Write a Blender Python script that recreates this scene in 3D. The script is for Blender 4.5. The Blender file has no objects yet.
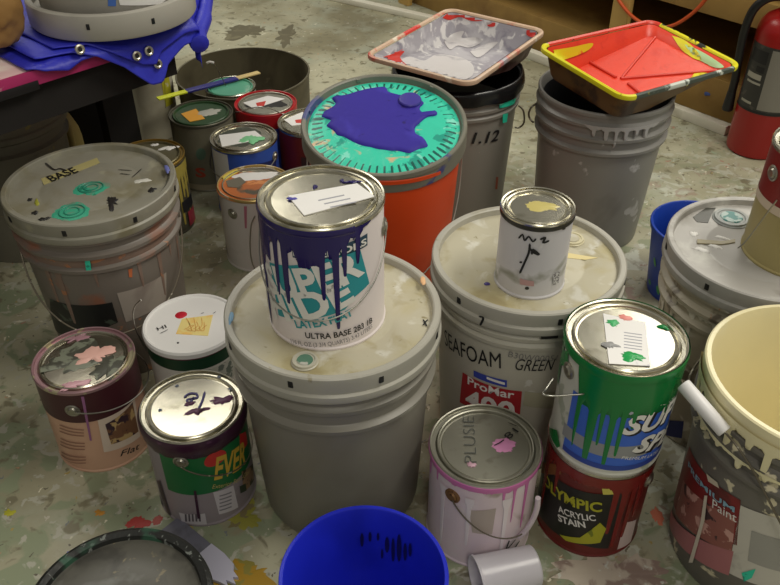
import bpy, bmesh, math, random
from mathutils import Vector, Matrix, noise
PI = math.pi
C = bpy.context.scene.collection
# ------------------------------------------------------------------ camera numbers
F, PITCH, CAMH = 822.0, math.radians(37.15), 1.107
CAM = Vector((0, 0, CAMH))
def ray_dir(px, py):
    a, b = (px - 390) / F, (292.5 - py) / F
    return Vector((a, math.cos(PITCH) + b * math.sin(PITCH), -math.sin(PITCH) + b * math.cos(PITCH)))
def at(px, py, z=0.0):
    d = ray_dir(px, py); k = (z - CAMH) / d.z
    return CAM + d * k
def on_plane(px, py, p, n):
    d = ray_dir(px, py); k = (Vector(p) - CAM).dot(n) / d.dot(n)
    return CAM + d * k
# ------------------------------------------------------------------ materials
def lin(c):
    return tuple(((v / 255) / 12.92 if v / 255 <= .04045 else ((v / 255 + .055) / 1.055) ** 2.4) for v in c) + (1,)
MATS = {}
def pm(name, col, rough=.5, metal=0.0, spots=(), var=.10, vscale=9, bump=0.0, bscale=40, spec=None, trans=0.0, alpha=1.0, sss=0):
    if name in MATS: return MATS[name]
    m = bpy.data.materials.new(name); m.use_nodes = True
    nt = m.node_tree; N = nt.nodes; L = nt.links
    b = N['Principled BSDF']
    b.inputs['Roughness'].default_value = rough; b.inputs['Metallic'].default_value = metal
    if spec is not None: b.inputs['Specular IOR Level'].default_value = spec
    if trans: b.inputs['Transmission Weight'].default_value = trans
    if alpha < 1: b.inputs['Alpha'].default_value = alpha
    if sss:
        b.inputs['Subsurface Weight'].default_value = sss; b.inputs['Subsurface Radius'].default_value = (.01, .01, .01); b.inputs['Subsurface Scale'].default_value = .3
    tc = N.new('ShaderNodeTexCoord'); co = tc.outputs['Object']
    def noise_tex(scale, detail=3, off=0.0, dist=0.0):
        mp = N.new('ShaderNodeMapping'); mp.inputs['Location'].default_value = (off * 3.1, off * 1.7, off * 2.3)
        L.new(co, mp.inputs['Vector'])
        t = N.new('ShaderNodeTexNoise'); t.inputs['Scale'].default_value = scale; t.inputs['Detail'].default_value = detail
        t.inputs['Distortion'].default_value = dist
        L.new(mp.outputs[0], t.inputs['Vector']); return t.outputs['Fac']
    base = lin(col)
    mix = N.new('ShaderNodeMix'); mix.data_type = 'RGBA'
    mix.inputs[6].default_value = tuple(min(1, v * (1 - var)) for v in base[:3]) + (1,)
    mix.inputs[7].default_value = tuple(min(1, v * (1 + var)) for v in base[:3]) + (1,)
    L.new(noise_tex(vscale, 5), mix.inputs[0]); cur = mix.outputs[2]
    for i, s in enumerate(spots):
        c, scale, thr = s[:3]; soft = s[3] if len(s) > 3 else .03
        r = N.new('ShaderNodeMapRange'); r.inputs[1].default_value = thr; r.inputs[2].default_value = thr + soft
        L.new(noise_tex(scale, 4, 1.7 + i * 2.9 + len(name) * .37, .4), r.inputs[0])
        mx = N.new('ShaderNodeMix'); mx.data_type = 'RGBA'; mx.inputs[7].default_value = lin(c)
        L.new(r.outputs[0], mx.inputs[0]); L.new(cur, mx.inputs[6]); cur = mx.outputs[2]
    L.new(cur, b.inputs['Base Color'])
    if bump:
        bp = N.new('ShaderNodeBump'); bp.inputs['Strength'].default_value = bump; bp.inputs['Distance'].default_value = .002
        L.new(noise_tex(bscale, 3, 5), bp.inputs['Height']); L.new(bp.outputs[0], b.inputs['Normal'])
    MATS[name] = m; return m
# ------------------------------------------------------------------ object helpers
def tag(o, label=None, cat=None, group=None, kind=None):
    if label: o['label'] = label
    if cat: o['category'] = cat
    if group: o['group'] = group
    if kind: o['kind'] = kind
    return o
def finish(name, bm, mat, parent=None, smooth=True, sharp=32):
    bmesh.ops.recalc_face_normals(bm, faces=bm.faces[:])
    me = bpy.data.meshes.new(name); bm.to_mesh(me); bm.free()
    if smooth:
        me.polygons.foreach_set('use_smooth', [True] * len(me.polygons))
        me.set_sharp_from_angle(angle=math.radians(sharp))
    mats = mat if isinstance(mat, (list, tuple)) else [mat]
    for m in mats: me.materials.append(m)
    o = bpy.data.objects.new(name, me); C.objects.link(o)
    if parent is not None: o.parent = parent
    return o
def empty(name, loc, rot=0.0):
    o = bpy.data.objects.new(name, None); C.objects.link(o); o.location = loc; o.rotation_euler = (0, 0, rot) if not isinstance(rot, tuple) else rot
    o.empty_display_size = .05
    return o
def lathe_bm(prof, seg=72, M=None, bm=None, a0=0.0, a1=2 * PI):
    bm = bm or bmesh.new(); full = abs(a1 - a0 - 2 * PI) < 1e-6
    rings = []
    n = seg if full else seg + 1
    for r, z in prof:
        if r < 1e-7: rings.append([bm.verts.new((0, 0, z))])
        else: rings.append([bm.verts.new((r * math.cos(a0 + (a1 - a0) * i / seg), r * math.sin(a0 + (a1 - a0) * i / seg), z)) for i in range(n)])
    for A, B in zip(rings, rings[1:]):
        for i in range(seg):
            j = (i + 1) % n if full else i + 1
            if len(A) == 1 and len(B) == 1: continue
            if len(A) == 1: bm.faces.new((A[0], B[j], B[i]))
            elif len(B) == 1: bm.faces.new((A[i], A[j], B[0]))
            else: bm.faces.new((A[i], A[j], B[j], B[i]))
    if M is not None: bmesh.ops.transform(bm, matrix=M, verts=bm.verts)
    return bm
def lathe(name, prof, mat, parent=None, seg=72, M=None, sharp=32):
    return finish(name, lathe_bm(prof, seg, M), mat, parent, sharp=sharp)
def tube_bm(pts, r, seg=8, closed=False, bm=None, cap=True):
    bm = bm or bmesh.new(); pts = [Vector(p) for p in pts]; n = len(pts)
    up = None; rings = []
    for i, p in enumerate(pts):
        if closed: t = pts[(i + 1) % n] - pts[i - 1]
        else: t = pts[min(i + 1, n - 1)] - pts[max(i - 1, 0)]
        t.normalize()
        if up is None:
            up = t.orthogonal().normalized()
        up = (up - t * up.dot(t)).normalized(); s = t.cross(up)
        rr = r[i] if isinstance(r, (list, tuple)) else r
        rings.append([bm.verts.new(p + (up * math.cos(2 * PI * k / seg) + s * math.sin(2 * PI * k / seg)) * rr) for k in range(seg)])
    prs = list(zip(rings, rings[1:])) + ([(rings[-1], rings[0])] if closed else [])
    for A, B in prs:
        for k in range(seg): bm.faces.new((A[k], A[(k + 1) % seg], B[(k + 1) % seg], B[k]))
    if cap and not closed:
        bm.faces.new(rings[0][::-1]); bm.faces.new(rings[-1])
    return bm
def tube(name, pts, r, mat, parent=None, seg=8, closed=False):
    return finish(name, tube_bm(pts, r, seg, closed), mat, parent, sharp=50)
def spline(pts, n=8):
    P = [Vector(p) for p in pts]; out = []
    for i in range(len(P) - 1):
        p0, p1, p2, p3 = P[max(i - 1, 0)], P[i], P[i + 1], P[min(i + 2, len(P) - 1)]
        for k in range(n):
            t = k / n
            out.append(.5 * ((2 * p1) + (p2 - p0) * t + (2 * p0 - 5 * p1 + 4 * p2 - p3) * t * t + (3 * p1 - p0 - 3 * p2 + p3) * t ** 3))
    return out + [P[-1]]
def box_bm(lo, hi, bm=None, bev=0.0, M=None):
    b2 = bmesh.new(); bmesh.ops.create_cube(b2, size=1)
    for v in b2.verts:
        v.co = Vector([(lo[i] + hi[i]) / 2 + v.co[i] * (hi[i] - lo[i]) for i in range(3)])
    if bev: bmesh.ops.bevel(b2, geom=b2.edges[:], offset=bev, segments=2, affect='EDGES', profile=.6)
    if M is not None: bmesh.ops.transform(b2, matrix=M, verts=b2.verts)
    if bm is None: return b2
    me = bpy.data.meshes.new('t'); b2.to_mesh(me); b2.free(); bm.from_mesh(me); bpy.data.meshes.remove(me); return bm
# ------------------------------------------------------------------ 2D shapes and how they lie on a surface
def poly2d(pts):
    bm = bmesh.new(); bm.faces.new([bm.verts.new((p[0], p[1], 0)) for p in pts]); return bm
TEXT_CACHE = {}
def text2d(s, shear=0.0, bold=0.0):
    cu = bpy.data.curves.new('t', 'FONT'); cu.body = s; cu.size = 1; cu.shear = shear; cu.offset = bold; cu.resolution_u = 3
    o = bpy.data.objects.new('t', cu); me = o.to_mesh(); bm = bmesh.new(); bm.from_mesh(me); o.to_mesh_clear()
    bpy.data.objects.remove(o); bpy.data.curves.remove(cu)
    bmesh.ops.remove_doubles(bm, verts=bm.verts, dist=1e-5)
    return bm
def cut(bm, step, axis=0):
    lo = min(v.co[axis] for v in bm.verts); hi = max(v.co[axis] for v in bm.verts)
    k = math.floor(lo / step) + 1; nrm = (1, 0, 0) if axis == 0 else (0, 1, 0)
    while k * step < hi:
        p = [0, 0, 0]; p[axis] = k * step
        bmesh.ops.bisect_plane(bm, geom=bm.verts[:] + bm.edges[:] + bm.faces[:], plane_co=p, plane_no=nrm); k += 1
class Th:
    """a round thing: root Empty whose local -Y faces the camera; R(z) its outer radius"""
    def __init__(s, name, label, cat, x, y, z=0.0, group=None, Rb=.081, Rt=None, H=.19, spin=0.0):
        s.x, s.y, s.z, s.Rb, s.Rt, s.H = x, y, z, Rb, Rb if Rt is None else Rt, H
        s.rot = math.atan2(-y, -x) + PI / 2 + spin
        s.o = empty(name, (x, y, z), s.rot); tag(s.o, label, cat, group); s.top = H
        s.inv = Matrix.Rotation(-s.rot, 3, 'Z')
    def R(s, z): return s.Rb + (s.Rt - s.Rb) * z / s.H
    def loc(s, p): return s.inv @ (Vector(p) - Vector((s.x, s.y, s.z)))
    def side(s, px, py):                     # pixel -> (arc length at mean radius, z) on the wall
        d = ray_dir(px, py); o = CAM - Vector((s.x, s.y, s.z)); r = (s.Rb + s.Rt) / 2
        for _ in range(4):
            A = d.x ** 2 + d.y ** 2; B = o.x * d.x + o.y * d.y; Cc = o.x ** 2 + o.y ** 2 - r * r
            q = max(B * B - A * Cc, 0); k = (-B - math.sqrt(q)) / A; p = o + d * k; r = s.R(p.z)
        p = s.inv @ p
        return math.atan2(p.x, -p.y), p.z
    def sp(s, px, py):
        a, z = s.side(px, py); return a * s.Rm, z
    @property
    def Rm(s): return (s.Rb + s.Rt) / 2
    def wrap(s, bm, off):
        cut(bm, .006)
        for v in bm.verts:
            a = v.co.x / s.Rm; z = v.co.y; r = s.R(z) + off
            v.co = (r * math.sin(a), -r * math.cos(a), z)
    def wall(s, name, pts, mat, off=.0008, parent=None):        # polygon of pixels on the wall
        P = []
        for p in pts:
            u, z = s.sp(*p); P.append((u, min(max(z, .003), s.H - .009)))
        bm = poly2d(P); s.wrap(bm, off)
        return finish(name, bm, mat, parent or s.o)
    def patch(s, name, a0, a1, z0, z1, mat, off=.0008, parent=None):   # by azimuth (deg) and height
        r = s.Rm; a0, a1 = math.radians(a0), math.radians(a1)
        bm = poly2d([(a0 * r, z0), (a1 * r, z0), (a1 * r, z1), (a0 * r, z1)]); s.wrap(bm, off)
        return finish(name, bm, mat, parent or s.o)
    def text(s, txt, p0, p1, hpx, mat, off=.0016, shear=0, bold=0.0, name='lettering', parent=None, frac=1.0):
        u0, z0 = s.sp(*p0); u1, z1 = s.sp(*p1); u1 = u0 + (u1 - u0) / frac; z1 = z0 + (z1 - z0) / frac; uh, zh = s.sp(p0[0], p0[1] - hpx)
        bm = text2d(txt, shear, bold); place(bm, (u0, z0), (u1, z1), zh - z0); s.wrap(bm, off)
        return finish(name, bm, mat, parent or s.o, smooth=False)
    def stroke(s, pts, w, mat, off=.0016, name='marker_stroke', parent=None, top=None):
        P = [(s.sp(*p) if top is None else tuple(s.loc(at(*p, s.z + top)).xy)) for p in pts]
        P = [tuple(q.xy) for q in spline([(a, b, 0) for a, b in P], 4)]
        bm = bmesh.new(); L_, R_ = [], []
        for i, p in enumerate(P):
            a = Vector(P[max(i - 1, 0)]); b = Vector(P[min(i + 1, len(P) - 1)]); t = (b - a); t = t.normalized() if t.length > 1e-9 else Vector((1, 0))
            n = Vector((-t.y, t.x)) * w / 2 * (1 if 0 < i < len(P) - 1 else .4)
            L_.append(bm.verts.new((p[0] + n.x, p[1] + n.y, 0))); R_.append(bm.verts.new((p[0] - n.x, p[1] - n.y, 0)))
        for i in range(len(P) - 1): bm.faces.new((L_[i], R_[i], R_[i + 1], L_[i + 1]))
        if top is None: s.wrap(bm, off)
        else:
            for v in bm.verts: v.co.z = top + .0012
        return finish(name, bm, mat, parent or s.o)
    # ---- on the lid, at height z above the thing's base
    def lid_poly(s, name, pts, z, mat, parent=None, th=.0006):
        P = [s.loc(at(px, py, s.z + z)) for px, py in pts]
        bm = bmesh.new(); f = bm.faces.new([bm.verts.new((p.x, p.y, z)) for p in P])
        if f.normal.z < 0: f.normal_flip()
        r = bmesh.ops.extrude_face_region(bm, geom=[f]); 
        for v in r['geom']:
            if isinstance(v, bmesh.types.BMVert): v.co.z += th
        return finish(name, bm, mat, parent or s.o, smooth=False)
    def blob(s, name, px, py, rx, ry, z, mat, seed=0, rough=.25, parent=None, th=.0016, n=40):   # paint splat; rx, ry in metres
        c = s.loc(at(px, py, s.z + z)); bm = bmesh.new()
        blob_bm(bm, c.x, c.y, z, rx, ry, seed, rough, th, n)
        return finish(name, bm, mat, parent or s.o, sharp=80)
    def lid_text(s, txt, p0, p1, hpx, z, mat, shear=0, bold=0.0, name='lettering', parent=None, h=None):
        a = s.loc(at(*p0, s.z + z)); b = s.loc(at(*p1, s.z + z)); c = s.loc(at(p0[0], p0[1] - hpx, s.z + z))
        bm = text2d(txt, shear, bold); place(bm, a.xy, b.xy, h or (c - a).length)
        for v in bm.verts: v.co.z = z + .0012
        return finish(name, bm, mat, parent or s.o, smooth=False)
    def drips(s, name, a0, a1, ztop, zb, drips, mat, off=.0014, parent=None, seed=1, n=260, wob=.006):
        """paint run: band from ztop down to zb with tongues [(azimuth deg, z end, half width deg)]"""
        a0, a1 = math.radians(a0), math.radians(a1); bm = bmesh.new(); cols = []
        for i in range(n + 1):
            t = i / n; a = a0 + (a1 - a0) * t
            edge = min(1, t / .06, (1 - t) / .06)
            base = zb(math.degrees(a)) if callable(zb) else zb
            z = base + wob * noise.noise((a * 7, seed, 0)) + .6 * wob * noise.noise((a * 23, seed, 3))
            for da, ze, w in drips:
                d = abs(math.degrees(a) - da) / w
                if d < 1: z = min(z, ze + (base - ze) * (d ** 6) + .002 * d * d)
                elif d < 2.2: z = min(z, base - (base - ze) * .12 * (2.2 - d) / 1.2)
            z = ztop - (ztop - z) * max(edge, .02) ** .5
            z = max(min(z, ztop - .0005), .004)
            col = []
            K = 6
            for k in range(K + 1):
                zz = ztop + (z - ztop) * k / K; r = s.R(zz) + (off if k < K else off * .3)
                col.append(bm.verts.new((r * math.sin(a), -r * math.cos(a), zz)))
            cols.append(col)
        for A, B in zip(cols, cols[1:]):
            for k in range(6): bm.faces.new((A[k], A[k + 1], B[k + 1], B[k]))
        return finish(name, bm, mat, parent or s.o, sharp=80)
def blob_bm(bm, x, y, z, rx, ry, seed, rough, th, n=40):
    rng = random.Random(seed); o = rng.random() * 50
    def rad(a): return 1 + rough * (1.5 * noise.noise((math.cos(a) * 1.3 + o, math.sin(a) * 1.3, o)) + .9 * noise.noise((math.cos(a) * 4 + o, math.sin(a) * 4, 7)))
    c = bm.verts.new((x, y, z + th)); r1, r2 = [], []
    for i in range(n):
        a = 2 * PI * i / n; k = rad(a)
        r1.append(bm.verts.new((x + .8 * k * rx * math.cos(a), y + .8 * k * ry * math.sin(a), z + th * .9)))
        r2.append(bm.verts.new((x + k * rx * math.cos(a), y + k * ry * math.sin(a), z)))
    for i in range(n):
        j = (i + 1) % n
        bm.faces.new((c, r1[i], r1[j])); bm.faces.new((r1[i], r2[i], r2[j], r1[j]))
def place(bm, p0, p1, h):
    xs = [v.co.x for v in bm.verts]; ys = [v.co.y for v in bm.verts]; w = max(xs) - min(xs); hh = max(max(ys), .01)
    x0 = min(xs); p0 = Vector(p0); d = Vector(p1) - p0; L = d.length; ux = d / L; uy = Vector((-ux.y, ux.x))
    sy = h / .72
    for v in bm.verts:
        q = p0 + ux * ((v.co.x - x0) / w * L) + uy * (v.co.y * sy); v.co = (q.x, q.y, 0)
def radial(az, r, z):               # matrix whose local +Z points outward at azimuth az (deg)
    a = math.radians(az); d = Vector((math.sin(a), -math.cos(a), 0))
    return Matrix.Translation(d * r + Vector((0, 0, z))) @ d.to_track_quat('Z', 'Y').to_matrix().to_4x4()
# ------------------------------------------------------------------ shared materials
TIN = pm('tin', (200, 196, 180), .27, 1.0, spots=[((150, 145, 120), 26, .58, .2)], var=.10, bump=.35, bscale=16)
TIN_DULL = pm('tin_dull', (170, 168, 155), .42, .9, spots=[((130, 125, 110), 22, .58, .2)], var=.12, bump=.12, bscale=18)
WIRE = pm('wire', (170, 168, 160), .3, 1.0)
WIRE_DIRTY = pm('wire_dirty', (120, 112, 98), .5, .7, spots=[((190, 185, 170), 60, .6)])
EAR = pm('ear_tin', (160, 156, 145), .35, .9)
RUST = pm('rust_tin', (140, 105, 70), .55, .6, spots=[((90, 60, 40), 80, .55)])
BLACK = pm('black_ink', (22, 22, 24), .5)
WHITE_INK = pm('white_ink', (232, 230, 226), .5)
PAPER = pm('paper', (236, 234, 232), .6, spots=[((200, 200, 205), 30, .66)])
PLASTIC_GREY = pm('grey_plastic', (136, 133, 126), .42, spots=[((112, 108, 100), 7, .6, .25), ((190, 188, 180), 60, .74)], var=.06)
# ------------------------------------------------------------------ builders
def can(name, label, x, y, body, z=0.0, R=.081, H=.19, rim=TIN, lid=TIN, ear_az=(88, -92), bail=None, ear=EAR, wire=WIRE, group='gallon paint cans', lidless=False, spin=0, ears=True, cat='paint can', plastic_lid=False, seg=80):
    k = R / .081
    t = Th(name, label, cat, x, y, z, group, Rb=R, H=H, spin=spin)
    b = [(0, .003), (R - .006, .003), (R - .004, 0), (R + .0012, 0), (R + .0016, .003), (R, .0055)]
    b += [(R, H * .5), (R, H - .009), (R - .0015, H - .0075), (R, H - .006)]
    t.body = lathe('body', b, body, t.o, seg)
    R2 = R + .0018
    if plastic_lid:
        t.lid = lathe('lid', [(R - .001, H - .013), (R2 + .0015, H - .013), (R2 + .002, H - .004), (R2 - .0005, H), (R2 - .004, H), (R2 - .006, H - .003), (R2 - .012, H - .0035), (0, H - .0035)], lid, t.o, seg)
        t.zl = H - .0035
    else:
        t.rim = lathe('rim_ring', [(R, H - .008), (R2, H - .006), (R2 + .0003, H - .001), (R2 - .001, H + .0008), (R2 - .003, H), (R2 - .0035, H - .004), (R2 - .009 * k, H - .0045), (R2 - .0105 * k, H - .006), (R2 - .0115 * k, H - .006)], rim, t.o, seg)
        q = R2 - .0108 * k
        t.lid = lathe('lid', [(q - .0005, H - .009), (q, H - .001), (q - .0012, H + .0002), (q - .003, H - .0006), (q - .0042, H - .005), (q - .0065, H - .0055), (q - .008, H - .0038), (q * .5, H - .0032), (0, H - .003)], lid, t.o, seg)
        t.zl = H - .003
    if ears:
        for az in ear_az:
            lathe('ear', [(.0125 * k, -.001), (.0125 * k, .0015), (.0105 * k, .003), (.008 * k, .0022), (.006 * k, .0048), (0, .0055)], ear, t.o, 24, radial(az, R, H * .79))
    if bail: t.bail = bail_on(t, ear_az[0], H * .79, wire, **bail)
    return t
def bail_on(t, az, z, mat, drop=.09, flare=0.0, r=.0011, grip=None, rise=0.0, Rr=None, gripmat=None, lug=.004):
    """wire handle pivoting on two lugs; hangs along the wall (drop) with an outward flare"""
    pts = []; R0 = (Rr or t.R(z)) + lug
    for i in range(49):
        u = i / 48; a = math.radians(az) - PI * u; s = math.sin(PI * u)
        zz = z - drop * s ** .8 + rise * s
        rr = max(R0 + flare * s ** 1.5, (t.R(zz) + .0025) if zz < t.H else 0)
        pts.append((rr * math.sin(a), -rr * math.cos(a), zz))
    b = tube('bail', pts, r, mat, t.o, 6)
    if grip:
        i0, i1 = grip[:2]; rad = grip[2]
        g = tube('grip', pts[i0:i1 + 1], rad, gripmat, t.o, 16)
    return b
def bucket(name, label, x, y, body, lid=None, plate=None, z=0.0, H=.365, Rt=.144, Rb=.126, group='five gallon buckets', inner=None, cat='bucket', ribs=((.330, .0075), (.302, .0085), (.272, .008)), rim_extra=.004, Rl=.1525, spin=0, seg=96, lid_drop=.040, bottom_fill=None, slots=8, recess=.011):
    t = Th(name, label, cat, x, y, z, group, Rb=Rb, Rt=Rt, H=H, spin=spin)
    p = [(0, .004), (Rb - .012, .004), (Rb - .009, 0), (Rb - .002, 0), (Rb, .004)]
    prev = .004
    for zr, out in sorted(ribs):
        for dz, o in ((-.0075, 0), (-.006, out), (.001, out + .0006), (.004, out * .25), (.006, 0)):
            p.append((t.R(zr + dz) + o, zr + dz))
    p += [(t.R(H - .012), H - .012), (Rt + rim_extra, H - .010), (Rt + rim_extra + .0006, H - .003), (Rt + rim_extra - .001, H)]
    p += [(Rt - .001, H), (Rt - .003, H - .003)]
    p += [(t.R(z_) - .004, z_) for z_ in (.3 * H / .365, .15, .04)] + [(Rb - .006, .008), (Rb * .55, .0075), (Rb * .5, .0065), (0, .0065)]
    bm = lathe_bm(p, seg)
    t.body = finish('body', bm, body, t.o)
    if lid:
        T = H + .012; t.top = T
        t.lid = lathe('lid', [(Rl - .006, T - lid_drop - .002), (Rl + .0005, T - lid_drop), (Rl + .002, T - lid_drop + .004), (Rl + .0015, T - lid_drop + .012), (Rl - .002, T - lid_drop + .015), (Rl + .0005, T - .009), (Rl, T - .002), (Rl - .002, T), (Rl - .009, T), (Rl - .011, T - .0015), (Rl - .0125, T - recess), (Rl - .02, T - recess - .0005), (Rl * .62, T - recess), (Rl * .6, T - recess - .0009), (Rl * .57, T - recess - .0009), (Rl * .55, T - recess), (0, T - recess)], lid, t.o, seg)
        t.zl = T - recess; t.Rl = Rl
        if plate:
            t.lid.data.materials.append(plate)
            for pg in t.lid.data.polygons:
                if pg.center.xy.length < Rl - .0135: pg.material_index = 1
        for i in range(slots):
            a = 360 / slots * i + 22
            s = finish('slot', box_bm((-.0035, -.0055, -.0012), (.0035, .0055, .0012), bev=.0008, M=radial(a, Rl - .0002, T - .015)), BLACK, t.lid)
    return t
# ================================================================== SETTING
def floor_material():
    m = bpy.data.materials.new('painted_concrete'); m.use_nodes = True
    nt = m.node_tree; N = nt.nodes; L = nt.links; b = N['Principled BSDF']; b.inputs['Roughness'].default_value = .42
    co = N.new('ShaderNodeTexCoord').outputs['Object']
    def nz(scale, detail=4, off=0, dist=0.0, rough=.5):
        mp = N.new('ShaderNodeMapping'); mp.inputs['Location'].default_value = (off, off * 1.3, off * .7); L.new(co, mp.inputs[0])
        t = N.new('ShaderNodeTexNoise'); t.inputs['Scale'].default_value = scale; t.inputs['Detail'].default_value = detail; t.inputs['Distortion'].default_value = dist; t.inputs['Roughness'].default_value = rough
        L.new(mp.outputs[0], t.inputs['Vector']); return t.outputs['Fac']
    def rng(sock, a, c):
        r = N.new('ShaderNodeMapRange'); r.inputs[1].default_value = a; r.inputs[2].default_value = c; L.new(sock, r.inputs[0]); return r.outputs[0]
    def mx(fac, a, c):
        q = N.new('ShaderNodeMix'); q.data_type = 'RGBA'
        if fac is not None: L.new(fac, q.inputs[0])
        if isinstance(a, tuple): q.inputs[6].default_value = lin(a)
        else: L.new(a, q.inputs[6])
        if isinstance(c, tuple): q.inputs[7].default_value = lin(c)
        else: L.new(c, q.inputs[7])
        return q.outputs[2]
    def mul(a, c):
        q = N.new('ShaderNodeMath'); q.operation = 'MULTIPLY'; L.new(a, q.inputs[0]); L.new(c, q.inputs[1]); return q.outputs[0]
    cur = mx(rng(nz(2.6, 7, 0, .4), .38, .62), (134, 128, 102), (184, 181, 156))
    cur = mx(rng(nz(9, 6, 3), .50, .70), cur, (164, 166, 146))
    # worn patches of pale green and white paint, more of them near the cans
    sep = N.new('ShaderNodeSeparateXYZ'); L.new(co, sep.inputs[0])
    near = rng(sep.outputs[1], 2.5, 1.5)
    right = rng(sep.outputs[0], .1, .5)
    cur = mx(mul(rng(nz(13, 6, 11, .6), .51, .56), near), cur, (140, 148, 120))
    cur = mx(mul(mul(rng(nz(17, 6, 17, .9), .54, .58), near), right), cur, (200, 203, 190))
    cur = mx(mul(mul(rng(nz(21, 6, 23, .9), .61, .64), near), right), cur, (158, 136, 122))
    cur = mx(mul(rng(nz(30, 6, 29, .5), .58, .62), near), cur, (176, 174, 158))
    cur = mx(rng(nz(34, 6, 31, .5), .58, .66), cur, (124, 119, 96))
    def vor(scale, off, size, colmix, sparse):
        mp = N.new('ShaderNodeMapping'); mp.inputs['Location'].default_value = (off, off * 1.3, 0); L.new(co, mp.inputs[0])
        # wobble so that the spots are no discs
        t = N.new('ShaderNodeTexNoise'); t.inputs['Scale'].default_value = scale * 1.6; t.inputs['Detail'].default_value = 3; L.new(mp.outputs[0], t.inputs['Vector'])
        ad = N.new('ShaderNodeMix'); ad.data_type = 'RGBA'; ad.blend_type = 'LINEAR_LIGHT'; ad.inputs[0].default_value = .6 / scale
        L.new(mp.outputs[0], ad.inputs[6]); L.new(t.outputs['Color'], ad.inputs[7])
        v = N.new('ShaderNodeTexVoronoi'); v.inputs['Scale'].default_value = scale; v.voronoi_dimensions = '2D'; L.new(ad.outputs[2], v.inputs['Vector'])
        sc = N.new('ShaderNodeSeparateColor'); L.new(v.outputs['Color'], sc.inputs[0])
        return rng(v.outputs['Distance'], size + .03, size), rng(sc.outputs[0], sparse, sparse - .01), sc.outputs[1]
    for scale, off, size, sparse, cols in ((30, 1, .07, .25, [(214, 208, 186), (186, 180, 164), (110, 102, 84)]), (34, 5, .06, .16, [(170, 150, 84), (178, 140, 110), (116, 120, 124)]),
                                           (14, 9, .06, .16, [(206, 202, 182), (150, 166, 140), (170, 130, 112)]), (55, 13, .09, .25, [(200, 196, 176), (96, 90, 74), (130, 140, 118)])):
        d, k, c = vor(scale, off, size, None, sparse)
        col = mx(rng(c, .55, .56), mx(rng(c, .3, .31), cols[0], cols[1]), cols[2])
        cur = mx(mul(d, k), cur, col)
    L.new(cur, b.inputs['Base Color'])
    bp = N.new('ShaderNodeBump'); bp.inputs['Strength'].default_value = .25; bp.inputs['Distance'].default_value = .002
    L.new(nz(22, 6, 41), bp.inputs['Height']); L.new(bp.outputs[0], b.inputs['Normal'])
    L.new(rng(nz(7, 4, 51), .1, .9), b.inputs['Roughness'])
    return m
bm = box_bm((-2.6, -1.2, -.06), (3.2, 5.2, 0))
tag(finish('floor', bm, floor_material(), None, smooth=False), kind='structure')
# dark stains and loose dried-paint patches on the floor, each one its own patch
def splat(label, px, py, rx, ry, mat, seed, rough=.45, th=.0008, n=48):
    p = at(px, py); bm = bmesh.new(); blob_bm(bm, 0, 0, 0, rx, ry, seed, rough, th, n)
    o = finish('paint_splat', bm, mat, None, sharp=80); o.location = (p.x, p.y, .0003)
    return tag(o, label, 'paint splat', 'dried paint on the floor')
STAIN = pm('floor_stain', (104, 98, 76), .35, spots=[((126, 120, 94), 18, .55, .1)])
splat('wide dark damp stain on the bare concrete beside the blue tarp', 243, 32, .085, .075, STAIN, 3, .45)
splat('small dark stain on the concrete behind the dark tub', 286, 36, .035, .10, STAIN, 8, .5)
splat('red paint splat before the can with the green label', 138, 523, .016, .014, pm('splat_red', (176, 62, 58), .5), 5)
splat('smaller pale red paint splat next to the red one', 157, 521, .008, .008, pm('splat_red2', (178, 92, 86), .5), 6)
splat('orange paint spot on the floor behind the black rimmed pail', 100, 513, .008, .006, pm('splat_orange', (186, 132, 50), .5), 7)
splat('yellow paint spot on the open floor before the pink topped can', 10, 513, .010, .007, pm('splat_yellow', (176, 172, 50), .5), 9)
OCHRE = pm('splat_ochre', (168, 132, 40), .5, spots=[((140, 130, 60), 40, .55), ((196, 160, 70), 60, .62)])
splat('ochre yellow paint smear between the grey scraper stick and blue pail', 247, 575, .042, .030, OCHRE, 12, .6)
splat('dull yellow green paint smear on the floor beside the grey bucket', 243, 518, .030, .026, pm('splat_olive', (150, 146, 62), .5, spots=[((128, 116, 80), 40, .55)]), 15, .6)
splat('pale pinkish white paint patch on the floor before the dark stain can', 615, 574, .07, .035, pm('splat_pale', (196, 184, 168), .5, spots=[((150, 130, 120), 24, .52, .06), ((206, 206, 196), 40, .6)]), 18, .7)
splat('salmon paint smear on the floor beside the cream filled bucket', 657, 515, .008, .016, pm('splat_salmon', (206, 118, 92), .5), 21)

# white pole and white strip lying on the floor
WHITEWOOD = pm('white_painted_wood', (226, 222, 206), .5, spots=[((190, 184, 164), 9, .6, .1)])
def bar(name, a, b, w, h, mat, bev=.004, parent=None, z=0):
    a, b = Vector((a[0], a[1])), Vector((b[0], b[1])); d = b - a; ln = d.length; ang = math.atan2(d.y, d.x)
    M = Matrix.Translation((a.x, a.y, z)) @ Matrix.Rotation(ang, 4, 'Z')
    return finish(name, box_bm((0, -w / 2, 0), (ln, w / 2, h), bev=bev, M=M), mat, parent, sharp=30)
tag(bar('wooden_strip', (-.62, 3.76), (.38, 3.085), .035, .022, WHITEWOOD), 'long white painted strip lying on bare floor behind the grey paint tray', 'wooden strip')
tag(bar('wooden_plank', (.02, 3.62), (.52, 3.25), .10, .012, pm('pale_plank', (176, 166, 130), .6)), 'thin pale plank lying on floor behind the long white strip', 'plank')
U, Mn = Vector((.638, -.770)), Vector((-.770, -.638)); S0 = Vector((.47, 2.888))
def sh(u, v): q = S0 + U * u - Mn * v; return (q.x, q.y)
tag(bar('skirting_strip', sh(-.25, .0), sh(.84, .0), .03, .03, WHITEWOOD), 'white strip along the foot of the low wooden shelf', 'wooden strip')

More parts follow.
